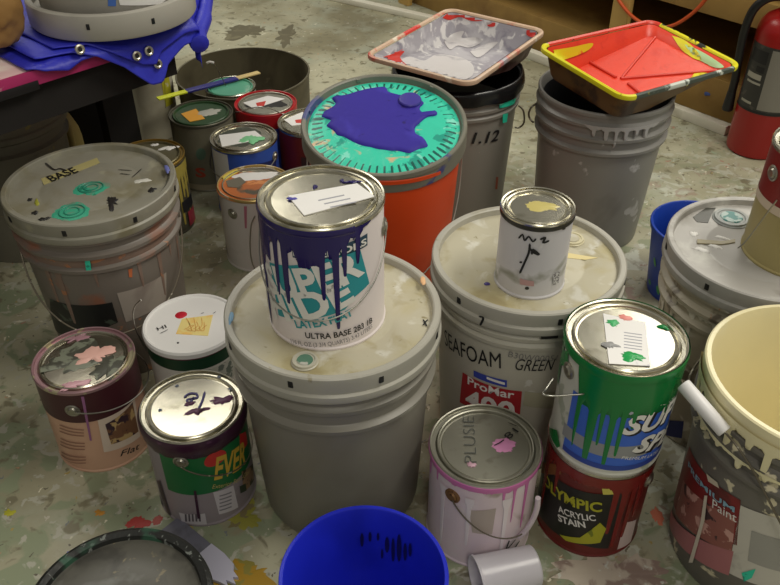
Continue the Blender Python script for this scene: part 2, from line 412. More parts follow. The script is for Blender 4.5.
# ------------------------------------------------------------------ wooden shelf (back right)
WOOD = pm('yellow_pine', (196, 160, 92), .55, spots=[((146, 108, 50), 6, .55, .2)], var=.15, vscale=14)
WOOD2 = pm('brown_plank', (156, 124, 66), .6, spots=[((118, 86, 42), 7, .5, .25)], var=.15)
SHELF_SHADE = pm('dark_ply', (52, 40, 24), .8)  # dark panels added to give the open shelf its shaded interior
sr = empty('wooden_shelf', (S0.x, S0.y, 0), math.atan2(U.y, U.x)); tag(sr, 'low open shelf of rough yellow lumber behind the red fire extinguisher', 'shelf')
def sbox(name, u0, u1, v0, v1, z0, z1, mat, bev=.003):     # v is depth behind the face
    return finish(name, box_bm((u0, v0, z0), (u1, v1, z1), bev=bev), mat, sr, sharp=30)
f0 = .075
sbox('bottom_board', -.75, 1.35, f0, f0 + .022, .0, .118, WOOD2)
sbox('shelf_board', -.75, 1.35, f0 + .02, f0 + .50, .10, .118, WOOD2)
sbox('front_rail', -.75, 1.35, f0 - .02, f0 + .02, .30, .375, WOOD2)
sbox('shelf_board', -.75, 1.35, f0 + .02, f0 + .50, .34, .36, WOOD)
sbox('front_rail', -.75, 1.35, f0 - .02, f0 + .02, .58, .66, WOOD)
sbox('shelf_board', -.75, 1.35, f0 + .02, f0 + .50, .63, .65, WOOD)
for u in (-.72, .34, .98): sbox('post', u, u + .062, f0 - .045, f0 - .02, .12 if u == .34 else .0, .80, WOOD)
sbox('shade_back_panel', -.75, 1.35, f0 + .50, f0 + .52, 0, .8, SHELF_SHADE)
sbox('side_panel', 1.33, 1.35, f0, f0 + .50, 0, .8, SHELF_SHADE); sbox('side_panel', -.75, -.73, f0, f0 + .50, 0, .8, SHELF_SHADE)
def sw(px, py): return on_plane(px, py, (S0 + U * 0 - Mn * (f0 - .002)).to_3d(), Mn.to_3d())
q = sw(707, 94); bm = bmesh.new(); blob_bm(bm, 0, 0, 0, .012, .006, 3, .3, .0008)
iv = sr.matrix_basis.inverted() if False else Matrix.Rotation(-math.atan2(U.y, U.x), 4, 'Z') @ Matrix.Translation((-S0.x, -S0.y, 0))
lq = iv @ q; bmesh.ops.transform(bm, matrix=Matrix.Translation(lq) @ Matrix.Rotation(PI / 2, 4, 'X'), verts=bm.verts)
finish('paint_spot', bm, pm('spot_blue', (70, 90, 150), .5), sr)
# orange cord looped on the shelf front
CORD = pm('orange_rubber', (206, 84, 34), .45)
pts = [sw(*p) - Mn.to_3d() * (-.05) for p in ((612, -46), (622, -16), (632, 2), (646, 16), (664, 24), (682, 22), (698, 13), (712, 0), (724, -18), (732, -46))]
tag(tube('extension_cord', spline(pts, 6), .0055, CORD, None, 10), 'orange cord hanging in a loop in front of the wooden shelf', 'cord')

# ------------------------------------------------------------------ fire extinguisher
RED = pm('extinguisher_red', (150, 22, 20), .3, var=.05)
ex = Th('fire_extinguisher', 'red fire extinguisher with dark label and black hose standing on the floor', 'fire extinguisher', 1.056, 2.155, Rb=.078, H=.5)
lathe('cylinder', [(0, .002), (.066, .002), (.07, 0), (.0765, .004), (.078, .012), (.078, .335), (.0775, .348), (.073, .366), (.062, .382), (.044, .393), (.026, .399), (.024, .41), (0, .41)], RED, ex.o)
lab = ex.patch('label', -75, 60, .140, .318, pm('ext_label', (48, 47, 44), .45, spots=[((70, 66, 60), 30, .6)]))
GREYL = pm('ext_label_grey', (126, 122, 112), .5)
ex.patch('label_panel', -16, 30, .147, .312, GREYL, .0012, lab)
for i, (a0, a1, z0, z1) in enumerate(((-62, -22, .270, .304), (-60, -24, .225, .24), (-56, -22, .212, .218), (-58, -30, .155, .162), (-40, -22, .246, .262))):
    ex.patch('pictogram', a0, a1, z0, z1, BLACK if i in (0, 4) else pm('ext_text', (158, 154, 140), .5), .0014, lab)
ex.patch('dark_band', -80, 80, .135, .142, BLACK, .0013)
lathe('valve', [(0, .405), (.018, .405), (.02, .415), (.02, .44), (.014, .445), (.014, .47), (.022, .475), (.022, .49), (0, .492)], pm('brass', (190, 176, 140), .35, .8), ex.o, 24)
bm = box_bm((-.012, -.11, .49), (.012, .03, .496), bev=.002); box_bm((-.01, -.105, .46), (.01, .0, .466), bm, bev=.002)
bmesh.ops.transform(bm, matrix=Matrix.Rotation(-.9, 4, 'Z'), verts=bm.verts); finish('lever', bm, BLACK, ex.o)
tube('hose', spline([(-.012, -.01, .43), (-.045, -.02, .434), (-.075, -.028, .424), (-.098, -.028, .392), (-.106, -.02, .33), (-.102, -.01, .25), (-.098, 0, .19), (-.098, .0, .15)], 6), .0115, pm('black_rubber', (20, 19, 18), .5), ex.o, 12)
lathe('nozzle', [(0, .10), (.014, .10), (.0155, .105), (.012, .155), (0, .155)], BLACK, ex.o, 20, Matrix.Translation((-.098, 0, 0)))

# ------------------------------------------------------------------ work table, tarp and what is on it (upper left)
TA, TE, TN = Vector((-.65, 1.31)), Vector((.68, .733)), Vector((-.733, .68))
TZ = .560
tb = empty('work_table', (TA.x, TA.y, 0), math.atan2(TE.y, TE.x)); tag(tb, 'low work table with pink painted top, dark underneath, under blue tarp', 'table')
PINK = pm('pink_board', (224, 186, 186), .5, spots=[((238, 226, 216), 6, .5, .12), ((196, 90, 130), 8, .62, .05)])
MAGENTA = pm('magenta_edge', (178, 46, 104), .5, spots=[((206, 150, 160), 20, .66)])
UNDER_SHADE = pm('dark_underside', (26, 22, 20), .8)  # near-black stands in for the shade beneath the table
bm = box_bm((-.62, .004, TZ - .022), (.365, .66, TZ), bev=.002)
for v in bm.verts:
    if v.co.x > .3: v.co.x += .9 * v.co.y
finish('tabletop', bm, PINK, tb)
finish('front_edge', box_bm((-.62, 0, TZ - .027), (.365, .0045, TZ - .0005), bev=.001), MAGENTA, tb)
finish('apron', box_bm((-.62, .02, TZ - .10), (.35, .04, TZ - .022)), UNDER_SHADE, tb)
finish('edge_shadow', box_bm((-.62, -.0025, TZ - .034), (.06, .0, TZ - .018), bev=.001), pm('black_tape', (24, 22, 24), .5), tb)  # dark strip standing in for shade along the front edge
finish('shade_back_panel', box_bm((-.62, .64, 0), (.585, .655, TZ - .022)), UNDER_SHADE, tb)  # panel added to block light from behind and darken the space underneath
finish('side_panel', box_bm((-.62, .03, 0), (-.605, .64, TZ - .022)), UNDER_SHADE, tb)  # added too, shuts out light from the left
finish('leg', box_bm((.46, .58, 0), (.50, .62, TZ - .022)), UNDER_SHADE, tb); finish('leg', box_bm((-.60, .05, 0), (-.56, .09, TZ - .022)), UNDER_SHADE, tb)
def tl(px, py, z=TZ):
    p = at(px, py, z).xy - TA; return p.dot(TE), p.dot(TN)
def tfront(px, py, off=-.006):        # pixel -> point on the vertical plane just in front of the table edge, table coordinates
    n = Vector((-TN.x, -TN.y, 0)); p0 = (TA + TN * off).to_3d(); q = on_plane(px, py, p0, n); d = q.xy - TA
    return d.dot(TE), q.z
TARP = pm('blue_tarp', (48, 52, 190), .45, spots=[((40, 44, 150), 14, .6, .1)], var=.1, bump=.5, bscale=120)
TARPH = pm('tarp_hem', (58, 64, 205), .45, bump=.3, bscale=120)
tp = empty('blue_tarp', (TA.x, TA.y, TZ), math.atan2(TE.y, TE.x)); tag(tp, 'folded blue tarp with metal eyelets hanging over the table edge', 'tarp')
EYE = pm('eyelet_metal', (200, 196, 180), .3, .9)
def interp(x, tab):
    for (x0, y0), (x1, y1) in zip(tab, tab[1:]):
        if x <= x1: return y0 + (y1 - y0) * max(0, (x - x0)) / (x1 - x0)
    return tab[-1][1]
def sheet(name, t0, t1, s1, hem, lift, mat, out=.011, seed=0, nt=70, ns=44, th=.0025, tend=.372, wr=.004):
    """one layer: lies on the table (z lift), rolls over the front edge and hangs down by hem(t); past tend it hangs over the table's end"""
    bm = bmesh.new(); G = []
    for i in range(nt + 1):
        t = t0 + (t1 - t0) * i / nt; d = interp(t, hem); row = []
        for j in range(ns + 1):
            s = -d + (s1 + d) * (j / ns) ** 1.3
            te = tend + .9 * max(s, 0); t = t0 + (t1 - t0) * i / nt + .9 * max(s, 0) * i / nt
            dr = max(0, t - te); df = max(0, -s)
            hang = max(df, dr) if min(df, dr) <= 0 else math.hypot(df, dr)
            w = noise.noise((t * 14 + seed, s * 14, seed)) * wr + noise.noise((t * 34 + s * 20 + seed, s * 9, 2)) * wr * .5
            x = min(t, te) + min(dr, .012) + (w * 1.5 if df > 0 else 0) * .4
            y = max(s, 0) - (min(df, out) + abs(w) * 1.2 * min(df / .03, 1) + df * .10)
            z = lift - max(0, hang - .004) + abs(w) * (1.2 if hang == 0 else .2)
            if s > .02 and hang == 0: z = lift + abs(w) * .8
            row.append(bm.verts.new((x, y, z)))
        G.append(row)
    for i in range(nt):
        for j in range(ns): bm.faces.new((G[i][j], G[i + 1][j], G[i + 1][j + 1], G[i][j + 1]))
    o = finish(name, bm, mat, tp, sharp=70)
    m = o.modifiers.new('thick', 'SOLIDIFY'); m.thickness = th; m.offset = 1
    return o
hemA = [(t, TZ - z) for t, z in (tfront(34, 56), tfront(60, 60), tfront(76, 62), tfront(98, 52))]
ta = [p[0] for p in hemA]
sheet('lower_layer', .045, .30, .46, [(.045, .0), (.075, .012), (.115, .022), (.145, .012), (.17, .012), (.30, .03)], .005, TARP, seed=3)
sheet('upper_layer', .07, .46, .44, [(.07, -.012), (.12, .0), (.17, .018), (.215, .050), (.262, .098), (.285, .100), (.305, .070), (.35, .045), (.40, .045), (.46, .05)], .011, TARPH, out=.015, seed=9, wr=.004)
sheet('top_fold', .11, .44, .40, [(.11, -.02), (.16, .004), (.20, .026), (.25, .060), (.275, .066), (.295, .045), (.35, .028), (.44, .03)], .017, TARP, out=.022, seed=21, wr=.003)
# rolled corner bulging past the table's end
tube('rolled_edge', spline([(.398 + .27, .30, -.002), (.402 + .144, .16, -.010), (.404 + .054, .06, -.022), (.396, .0, -.030), (.380, -.030, -.036)], 6), [.012] * 6 + [.014] * 6 + [.017] * 6 + [.019] * 6 + [.014], TARP, tp, 14)
def eyelet(px, py, off=-.026, flat=False):
    bm = bmesh.new(); 
    if flat:
        t, s = tl(px, py); base = Matrix.Translation((t, s, .019))
    else:
        t, z = tfront(px, py, off); base = Matrix.Translation((t, off, z - TZ)) @ Matrix.Rotation(PI / 2 - .25, 4, 'X')
    lathe_bm([(.0042, -.001), (.0042, .0012), (.006, .002), (.0088, .0012), (.0092, -.0015)], 24, base, bm)
    o = finish('eyelet', bm, EYE, tp)
    lathe('hole', [(0, .0004), (.0043, .0004)], BLACK, o, 20, base)
eyelet(149, 51, -.034); eyelet(158, 64, -.030); eyelet(137, 56, -.034); eyelet(80, 49.5, -.016)

# lid with a pail on it, lying on the tarp
tp_z = TZ + .0245
lx = Th('bucket_cover', 'grey bucket lid lying on the blue tarp beneath a scuffed pail', 'bucket lid', -.525, 1.572, tp_z, Rb=.153, H=.05)
LIDGREY = pm('scuffed_grey_lid', (176, 172, 162), .4, spots=[((150, 146, 134), 8, .58, .2)])
lathe('rim', [(.142, .002), (.151, 0), (.1535, .004), (.1535, .038), (.152, .044), (.149, .046), (.142, .046), (.140, .044), (.139, .030), (.128, .0295), (.127, .026), (.138, .026), (.140, .02)], LIDGREY, lx.o)
lathe('plate', [(.1285, .0292), (.08, .0292), (0, .0292)], pm('lid_centre', (150, 146, 138), .45), lx.o)
for px, py in ((88, 27), (153, 21)):
    a, zz = lx.side(px, py); finish('slot', box_bm((-.003, -.005, -.001), (.003, .005, .0012), bev=.0007, M=radial(math.degrees(a), .1534, zz)), BLACK, lx.o)
up = bucket('bucket', 'scuffed grey pail with white tag standing on the lid above the tarp', -.525, 1.572, pm('scuffed_pail', (168, 164, 156), .42, spots=[((130, 126, 116), 12, .55, .15), ((206, 204, 200), 30, .66)]), z=tp_z + .0305, H=.15, Rt=.136, Rb=.128, ribs=((.125, .004), (.105, .004)))
up.wall('tag', [(120, 5), (160, 4), (170, -4), (170, -14), (116, -10)], PAPER)
up.wall('tape_mark', [(108, -2), (116, -2), (116, 6), (108, 6)], pm('tape_blue', (70, 110, 190), .5))
# tan cloth bundle
bm = bmesh.new(); bmesh.ops.create_icosphere(bm, subdivisions=5, radius=1)
for v in bm.verts:
    p = v.co.copy(); k = 1 + .16 * noise.noise(p * 1.6 + Vector((3, 1, 4))) + .06 * noise.noise(p * 5)
    v.co = Vector((p.x * .072 * k, p.y * .065 * k, max(-.052, p.z * .075 * k)))
tan = finish('cloth_bundle', bm, pm('tan_suede', (150, 112, 60), .8, spots=[((126, 90, 46), 14, .55, .2)], bump=.4, bscale=60), None, sharp=80)
q = at(-2, 60, TZ); tan.location = (q.x - .024, q.y + .022, TZ + .076); tag(tan, 'tan rounded bundle of suede cloth on the corner of the pink table', 'cloth')

# things in the dark beneath the table
DUSKY = pm('dusky_plastic', (120, 116, 104), .5, spots=[((90, 86, 74), 10, .55, .2), ((150, 140, 90), 26, .68)])
bucket('bucket', 'dim ribbed bucket stored in the shadow beneath the table', -.88, 1.70, DUSKY, DUSKY, H=.335, Rt=.14, slots=0)
jug = Th('plastic_jug', 'beige plastic jug half hidden in shadow beneath the table', 'jug', -.84, 1.915, Rb=.05, H=.3)
BEIGE = pm('beige_jug', (166, 148, 90), .5)
lathe('body', [(0, 0), (.046, 0), (.05, .006), (.05, .15), (.047, .175), (.034, .21), (.02, .228), (.02, .245), (0, .245)], BEIGE, jug.o, 40)
lathe('cap', [(0, .244), (.023, .244), (.0235, .248), (.0235, .262), (.021, .266), (0, .266)], BLACK, jug.o, 30)
tube('handle', spline([(.012, -.03, .222), (.02, -.06, .215), (.022, -.068, .18), (.02, -.064, .15), (.016, -.046, .135)], 6), .008, BEIGE, jug.o, 10)
jug.patch('label', -50, 10, .04, .13, pm('jug_label', (70, 62, 48), .5))
# ================================================================== BUCKETS
CREAMDIRT = [((178, 168, 130), 11, .48, .2), ((160, 148, 110), 19, .57, .14), ((204, 201, 188), 24, .58, .1), ((140, 130, 98), 44, .66, .06)]
LID_DIRTY = pm('dirty_white_lid', (184, 178, 156), .42, spots=CREAMDIRT)
LID_RIMMY = pm('grey_white_lid', (172, 169, 158), .40, spots=[((158, 152, 134), 14, .58, .15), ((150, 142, 118), 34, .68, .06)])
BODY_GREY = pm('plain_grey_pail', (132, 128, 118), .42, spots=[((120, 114, 102), 5, .58, .2)], var=.04)
BODY_WHITE = pm('white_pail', (188, 184, 170), .45, spots=[((160, 152, 126), 7, .58, .2), ((210, 208, 200), 20, .66)])
TURQ = pm('turquoise_paint', (46, 206, 172), .35, spots=[((26, 150, 128), 40, .60), ((130, 226, 206), 24, .64)])
DKRING = pm('dark_paint', (40, 38, 36), .4)
# -- front grey bucket
bk = bucket('bucket', 'plain grey bucket with dirty cream lid under the white can with purple drips', -.082, .930, BODY_GREY, LID_RIMMY, LID_DIRTY, ribs=((.312, .006), (.276, .0085)), lid_drop=.044, H=.367, Rl=.1555, Rt=.147, Rb=.129)
ring = Th('x', 'x', 'x', 0, 0); bpy.data.objects.remove(ring.o)
def lid_ring(t, px, py, r, mats):
    c = t.loc(at(px, py, t.z + t.zl)); M = Matrix.Translation((c.x, c.y, t.zl))
    lathe('spout_cap', [(0, .0035), (r * .7, .0035), (r * .75, .005), (r * .9, .005), (r * .93, .002), (r, .0012), (r, 0)], mats[0], t.o, 40, M)
    if len(mats) > 1: lathe('cap_centre', [(0, .0052), (r * .55, .0052), (r * .6, .0036)], mats[1], t.o, 32, M)
lid_ring(bk, 305, 362, .0185, [pm('cap_grey', (190, 186, 170), .4), pm('cap_green', (90, 130, 110), .4, spots=[((190, 190, 180), 60, .55)])])
bk.stroke([(423, 320), (425, 323), (427, 327)], .0022, BLACK, top=bk.zl); bk.stroke([(428, 320), (425, 323), (423, 326)], .0022, BLACK, top=bk.zl)
bk.blob('paint_smudge', 231, 318, .004, .014, bk.top, pm('smudge_blue', (130, 170, 200), .5), 4)
bk.blob('paint_smudge', 423, 281, .004, .010, bk.top, pm('smudge_peach', (226, 178, 130), .5), 6)
# -- white bucket carrying the quart can
wb = bucket('bucket', 'white bucket with black marker writing carrying the small quart can', .219, 1.072, BODY_WHITE, LID_RIMMY, LID_DIRTY, ribs=((.316, .004), (.300, .005)), H=.358, slots=6)
MARK = BLACK
wb.text('SEAFOAM', (446, 344), (503, 368), 15, MARK, shear=.15, bold=.0)
wb.text('GREEN', (515, 369), (553, 369), 12, MARK, shear=.25, bold=.0)
wb.text('B30W00051', (508, 356), (556, 360), 6, pm('ghost_ink', (134, 132, 128), .5))
REDL = pm('label_red', (168, 40, 46), .5)
lb = wb.wall('label', [(463, 372), (522, 391), (520, 414), (460, 402)], REDL)
wb.wall('label_blue', [(474, 370), (507, 380), (507, 387), (474, 376)], pm('label_blue', (56, 72, 168), .5), .0010, lb)
wb.wall('label_bar', [(487, 376), (505, 382), (505, 384.5), (487, 378.5)], WHITE_INK, .0014, lb)
wb.text('ProMar', (468, 383), (514, 398), 8, WHITE_INK, .0014, bold=.02, parent=lb)
wb.text('400', (466, 405), (514, 420), 19, WHITE_INK, .0014, bold=.03, parent=lb)
wb.wall('label_lines', [(525, 391), (556, 392), (556, 408), (523, 405)], pm('lines_pale', (172, 168, 144), .5))
wb.stroke([(483, 312), (487, 313), (486, 317), (484, 321)], .003, MARK, off=.0125)
wb.wall('marker_stroke', [(540, 332), (556, 330), (556, 334), (540, 335)], MARK, .0095)
wb.blob('ink_spot', 487, 284, .005, .004, wb.zl, pm('ink_purple', (70, 56, 130), .4), 3, .1)
lid_ring(wb, 572, 240, .020, [pm('cap_cream', (204, 196, 164), .4), LID_DIRTY])
wb.lid_poly('dried_drip', [(567, 253), (585, 256), (598, 258), (585, 260), (567, 258)], wb.zl, pm('drip_cream', (222, 206, 150), .4))
# -- BASE bucket at the left
BASEBODY = pm('streaked_grey_pail', (122, 114, 106), .42, spots=[((150, 104, 84), 9, .60, .1), ((100, 90, 82), 6, .55, .2), ((178, 128, 96), 22, .70), ((110, 150, 130), 26, .78)])
BASELID = pm('grey_lid_stained', (144, 141, 128), .40, spots=[((128, 122, 98), 12, .48, .2), ((160, 156, 136), 20, .60, .1)])
bb = bucket('bucket', 'grey bucket with masking tape and two turquoise paint rings on its lid', -.544, 1.308, BASEBODY, BASELID, H=.358)
zl = bb.zl
bb.lid_poly('masking_tape', [(41, 179), (97, 158), (100, 163), (44, 185)], zl, pm('masking_tape', (176, 166, 112), .6))
bb.lid_text('BASE', (52, 182), (79, 172), 6.5, zl + .0006, BLACK, bold=.015)
def rings(t, px, py, r, z, mat, seed, sx=1.0):
    c = t.loc(at(px, py, t.z + z))
    bm = bmesh.new(); blob_bm(bm, c.x, c.y, z, r * sx, r, seed, .18, .0012, 48); finish('paint_ring', bm, mat, t.o, sharp=80)
    for k, rr in ((0, .72), (1, .42)):
        pts = [(c.x + r * sx * rr * math.cos(a) , c.y + r * rr * math.sin(a), z + .0014) for a in [2 * PI * i / 40 for i in range(40)]]
        tube('ring_ridge', pts, .0013, pm('turquoise_dark', (40, 130, 108), .4), t.o, 6, True)
bb2 = pm('turquoise_dull', (64, 168, 136), .42, spots=[((120, 140, 120), 30, .52, .08), ((40, 130, 104), 44, .6)])
rings(bb, 72, 212, .030, zl, bb2, 2); rings(bb, 91, 188, .026, zl, bb2, 5, 1.15)
bb.blob('paint_splat', 112, 203, .012, .022, zl, DKRING, 4, .7); bb.blob('paint_splat', 35, 213, .006, .006, zl, DKRING, 8, .5)
bb.blob('paint_splat', 45, 219, .010, .005, zl, DKRING, 9, .6); bb.blob('paint_splat', 30, 200, .004, .005, zl, DKRING, 11, .5)
bb.blob('paint_splat', 142, 181, .018, .006, zl, pm('splat_white', (212, 210, 200), .4), 13, .5); bb.blob('paint_splat', 152, 190, .006, .008, zl, DKRING, 14, .5)
bb.blob('paint_splat', 37, 203, .004, .012, zl, pm('splat_lime', (160, 160, 60), .4), 15, .4)
bb.stroke([(45, 163), (54, 170), (60, 169), (66, 171)], .004, DKRING, top=zl); bb.stroke([(118, 170), (132, 171)], .002, DKRING, top=zl); bb.stroke([(132, 178), (142, 169)], .002, DKRING, top=zl); bb.stroke([(120, 174), (130, 175)], .002, DKRING, top=zl)
bb.blob('paint_smudge', 167, 169, .005, .016, bb.top, pm('smudge_violet', (110, 116, 180), .4), 3)
bl = bb.wall('label', [(50, 298), (112, 302), (118, 322), (56, 330)], pm('label_black', (30, 32, 32), .4, spots=[((70, 80, 70), 40, .6)]))
bb.wall('label', [(117, 293), (166, 272), (166, 300), (126, 322)], pm('label_torn', (166, 156, 146), .55, spots=[((140, 128, 120), 14, .5, .2)]))
bb.wall('paint_run', [(85, 256), (90, 256), (92, 269), (87, 270)], TURQ, .0065)
bb.wall('paint_run', [(128, 269), (132, 268), (132, 277), (129, 277)], pm('run_orange', (206, 110, 60), .4), .0012)
bb.drips('paint_drips', -62, 78, .300, .268, [(-50, .18, 2), (-40, .13, 2.2), (-12, .23, 1.2), (20, .2, 1.5), (38, .15, 1.6), (52, .23, 1.2), (66, .19, 1.5)], pm('run_brown', (134, 112, 100), .4, spots=[((176, 120, 84), 30, .6)]), seed=6)
bail_on(bb, 84, .30, WIRE_DIRTY, drop=.16, flare=.02, r=.0016)
# -- right lidded bucket
RB = pm('smeared_white_pail', (176, 168, 150), .45, spots=[((110, 100, 86), 18, .56, .08), ((214, 210, 198), 24, .58, .06), ((170, 96, 54), 30, .68)])
rb = bucket('bucket', 'white bucket with ringed spout cap on its lid carrying the red and beige can', .604, 1.101, RB, pm('grey_lilac_lid', (166, 163, 158), .38, spots=[((190, 189, 182), 18, .58, .12), ((140, 136, 128), 14, .58, .15)]), H=.358, slots=8)
lid_ring(rb, 731, 219, .031, [pm('cap_grey_blue', (150, 154, 152), .35), pm('cap_teal', (66, 132, 128), .35, spots=[((170, 190, 186), 70, .5)])])
rb.lid_poly('paint_dark', [(693, 217), (706, 208), (716, 208), (712, 214), (708, 223), (697, 222)], rb.zl, pm('dark_gloss', (72, 72, 66), .25))
rb.lid_poly('stick_mark', [(697, 240), (722, 242), (735, 240), (735, 243), (722, 245), (697, 244)], rb.zl, pm('mark_tan', (150, 140, 108), .4), th=.002)
for i, (px, py, a, b) in enumerate(((702, 250, .014, .005), (715, 247, .010, .005), (694, 234, .008, .006), (722, 238, .010, .004))):
    rb.blob('white_splash', px, py, a, b, rb.zl, WHITE_INK, 30 + i, .4)
rb.drips('paint_drips', -75, 30, .300, .285, [(-62, .12, 1.3), (-48, .05, 1.5), (-30, .15, 1.2), (-12, .10, 1.3), (8, .2, 1)], pm('run_white', (214, 210, 198), .4), seed=4, off=.0015)
rb.wall('blue_label', [(668, 420), (684, 421), (682, 438), (666, 436)], pm('label_navy', (30, 40, 110), .5))
# -- cream filled open bucket
CREAM = pm('cream_paint', (236, 226, 184), .35, spots=[((236, 228, 190), 8, .6, .1)])
cbody = pm('grey_pail_cream', (110, 106, 100), .42, spots=[((222, 212, 182), 26, .62), ((80, 76, 72), 8, .6, .2)])
cb = bucket('bucket', 'open bucket coated inside with cream paint and a white roller grip on its handle', .573, .797, cbody, None, H=.366, Rt=.146, rim_extra=.004)
bm = lathe_bm([(.1505, .345), (.1513, .352), (.1512, .3665), (.149, .3685), (.1435, .3685), (.1395, .35), (.131, .20), (.1235, .066)], 96)
finish('cream_coat', bm, CREAM, cb.o)
fill = lathe('paint_surface', [(.1262, .069), (.1235, .070), (.06, .070), (0, .070)], CREAM, cb.o, 64)
cb.drips('paint_drips', -80, 40, .352, .335, [(-66, .30, 2), (-58, .318, 1.5), (-50, .285, 2), (-38, .312, 1.8), (-30, .29, 1.6), (-18, .318, 2), (-8, .28, 1.8), (4, .31, 1.5), (14, .29, 1.8)], CREAM, seed=9, off=.0088)
cb.drips('paint_drips', -78, 45, .300, .294, [(-60, .285, 1.5), (-48, .28, 1.8), (-34, .286, 1.4), (-20, .278, 1.6), (-6, .285, 1.5), (8, .28, 1.7), (20, .284, 1.5)], CREAM, seed=19, off=.0093, wob=.004)
cb.blob('dry_speck', 753, 405, .008, .004, .0702, pm('speck_grey', (150, 140, 108), .5), 3)
cl = cb.wall('label', [(690, 446), (741, 500), (737, 545), (674, 500)], pm('label_maroon', (128, 34, 36), .45, spots=[((90, 30, 30), 12, .6, .1)]))
cb.wall('label_picture', [(684, 480), (736, 516), (732, 552), (676, 512)], pm('label_house', (150, 92, 84), .45, spots=[((206, 160, 150), 40, .55), ((60, 40, 46), 34, .6)]), .001, cl)
cb.wall('label_base', [(672, 505), (734, 551), (729, 575), (670, 524)], pm('label_rose', (176, 112, 116), .45), .0011, cl)
cb.text('PREMIUM', (689, 466), (735, 512), 9, pm('label_sky', (136, 176, 196), .5), .0016, bold=.02, parent=cl)
cb.text('Paint', (713, 507), (737, 522), 10, WHITE_INK, .0016, parent=cl)
cb.wall('badge', [(707, 473), (718, 482), (720, 488), (709, 481)], pm('badge_pale', (206, 196, 176), .5), .0014, cl)
cb.wall('label_white', [(741, 505), (790, 520), (790, 590), (728, 572)], pm('label_offwhite', (200, 196, 186), .5, spots=[((170, 166, 158), 20, .55, .1)]))
cb.wall('label_print', [(752, 530), (786, 540), (786, 572), (748, 560)], pm('print_grey', (160, 158, 152), .5), .0014)
cb.wall('paint_run', [(742, 572), (756, 568), (752, 577), (744, 581)], TURQ, .0018)
# white strap hanging down, and the handle with its white grip
cb.wall('paint_run', [(706, 495), (709, 495), (706, 520), (694, 562), (690, 562), (702, 522)], pm('strap_white', (214, 206, 190), .5), .0028)
p0, p1 = on_plane(683, 384, (.573 - .140, .797 - .042, .30), (-.55, -.83, 0)), on_plane(725, 432, (.573 - .098, .797 - .10, .27), (-.55, -.83, 0))
g0, g1 = cb.loc(p0), cb.loc(p1)
d = (g1 - g0).normalized()
tube('bail', spline([(-.150, .0, .325), (-.1535, -.018, .322), (-.154, -.045, .318), (-.147, -.086, .338), tuple(g0), tuple(g1), tuple(g1 + d * .03 + Vector((.012, -.004, -.01))), (.10, -.145, .16), (.15, -.06, .28), (.152, 0, .325)], 8), .0016, WIRE_DIRTY, cb.o, 8)
if 0: print('GRIP', p0, p1, g0, g1)
tube('grip', [g0 + (g1 - g0) * k for k in (0, .02, .5, .98, 1)], [.0085, .0098, .0098, .0098, .0085], pm('white_grip', (226, 224, 224), .4), cb.o, 20)
# -- orange bucket with the turquoise and blue lid (lid sits loose, tipped towards the camera)
ORANGE = pm('orange_pail', (222, 74, 24), .42, spots=[((196, 60, 20), 7, .6, .2), ((226, 110, 60), 30, .7)])
ob = bucket('bucket', 'orange bucket whose lid is caked in turquoise and purple paint', -.011, 1.420, ORANGE, None, H=.392, Rt=.146, Rb=.122, ribs=(), Rl=.155)
Mt = Matrix.Translation((0, 0, .434)) @ Matrix.Rotation(math.radians(11.5), 4, 'X')
OLID = pm('paint_edged_lid', (122, 120, 108), .42, spots=[((70, 74, 130), 12, .62, .05), ((150, 146, 130), 8, .58, .15)])
Rl = .1555
ol = finish('lid', lathe_bm([(Rl - .005, -.040), (Rl + .001, -.040), (Rl + .001, -.036), (Rl - .0005, -.012), (Rl + .0008, -.010), (Rl, -.002), (Rl - .002, 0), (Rl - .006, 0), (Rl - .0085, -.002), (Rl - .0105, -.013), (0, -.0135)], 96, Mt), OLID, ob.o)
CRUST = pm('turquoise_crust', (56, 208, 176), .38, spots=[((222, 176, 136), 13, .60, .05), ((30, 160, 140), 30, .58), ((130, 226, 204), 22, .62)], var=.1, bump=.5, bscale=90)
bm = bmesh.new(); nr, na = 22, 144; G = []
for i in range(nr + 1):
    r = (Rl - .0125) * i / nr; row = []
    for k in range(na):
        a = 2 * PI * k / na; x, y = r * math.cos(a), r * math.sin(a); q = i / nr
        z = -.0125 + .004 * min(1, (1 - q) * 6) + .0012 * noise.noise((x * 60, y * 60, 1)) * min(1, (1 - q) * 8)
        if .78 < q < .97: z += .0030 * math.sin(k * 2 * PI / 2.4) * (1 - abs(q - .88) / .1)
        row.append(bm.verts.new((x, y, z)))
    G.append(row)
for A, B in zip(G, G[1:]):
    for k in range(na): bm.faces.new((A[k], A[(k + 1) % na], B[(k + 1) % na], B[k]))
bmesh.ops.remove_doubles(bm, verts=bm.verts, dist=1e-6); bmesh.ops.transform(bm, matrix=Mt, verts=bm.verts)
nt = CRUST.node_tree; N = nt.nodes; Lk = nt.links
tcn = [n for n in N if n.type == 'TEX_COORD'][0]; sx = N.new('ShaderNodeSeparateXYZ'); Lk.new(tcn.outputs['Object'], sx.inputs[0])
def mth(op, a, b=None):
    q = N.new('ShaderNodeMath'); q.operation = op
    for i, v in enumerate((a, b)):
        if v is None: continue
        if isinstance(v, (int, float)): q.inputs[i].default_value = v
        else: Lk.new(v, q.inputs[i])
    return q.outputs[0]
ang = mth('ARCTAN2', sx.outputs[0], sx.outputs[1]); rad = mth('SQRT', mth('ADD', mth('POWER', sx.outputs[0], 2), mth('POWER', sx.outputs[1], 2)))
nzr = [n for n in N if n.type == 'TEX_NOISE'][0]
wob = mth('ADD', mth('MULTIPLY', ang, 58), mth('MULTIPLY', nzr.outputs['Fac'], 3))
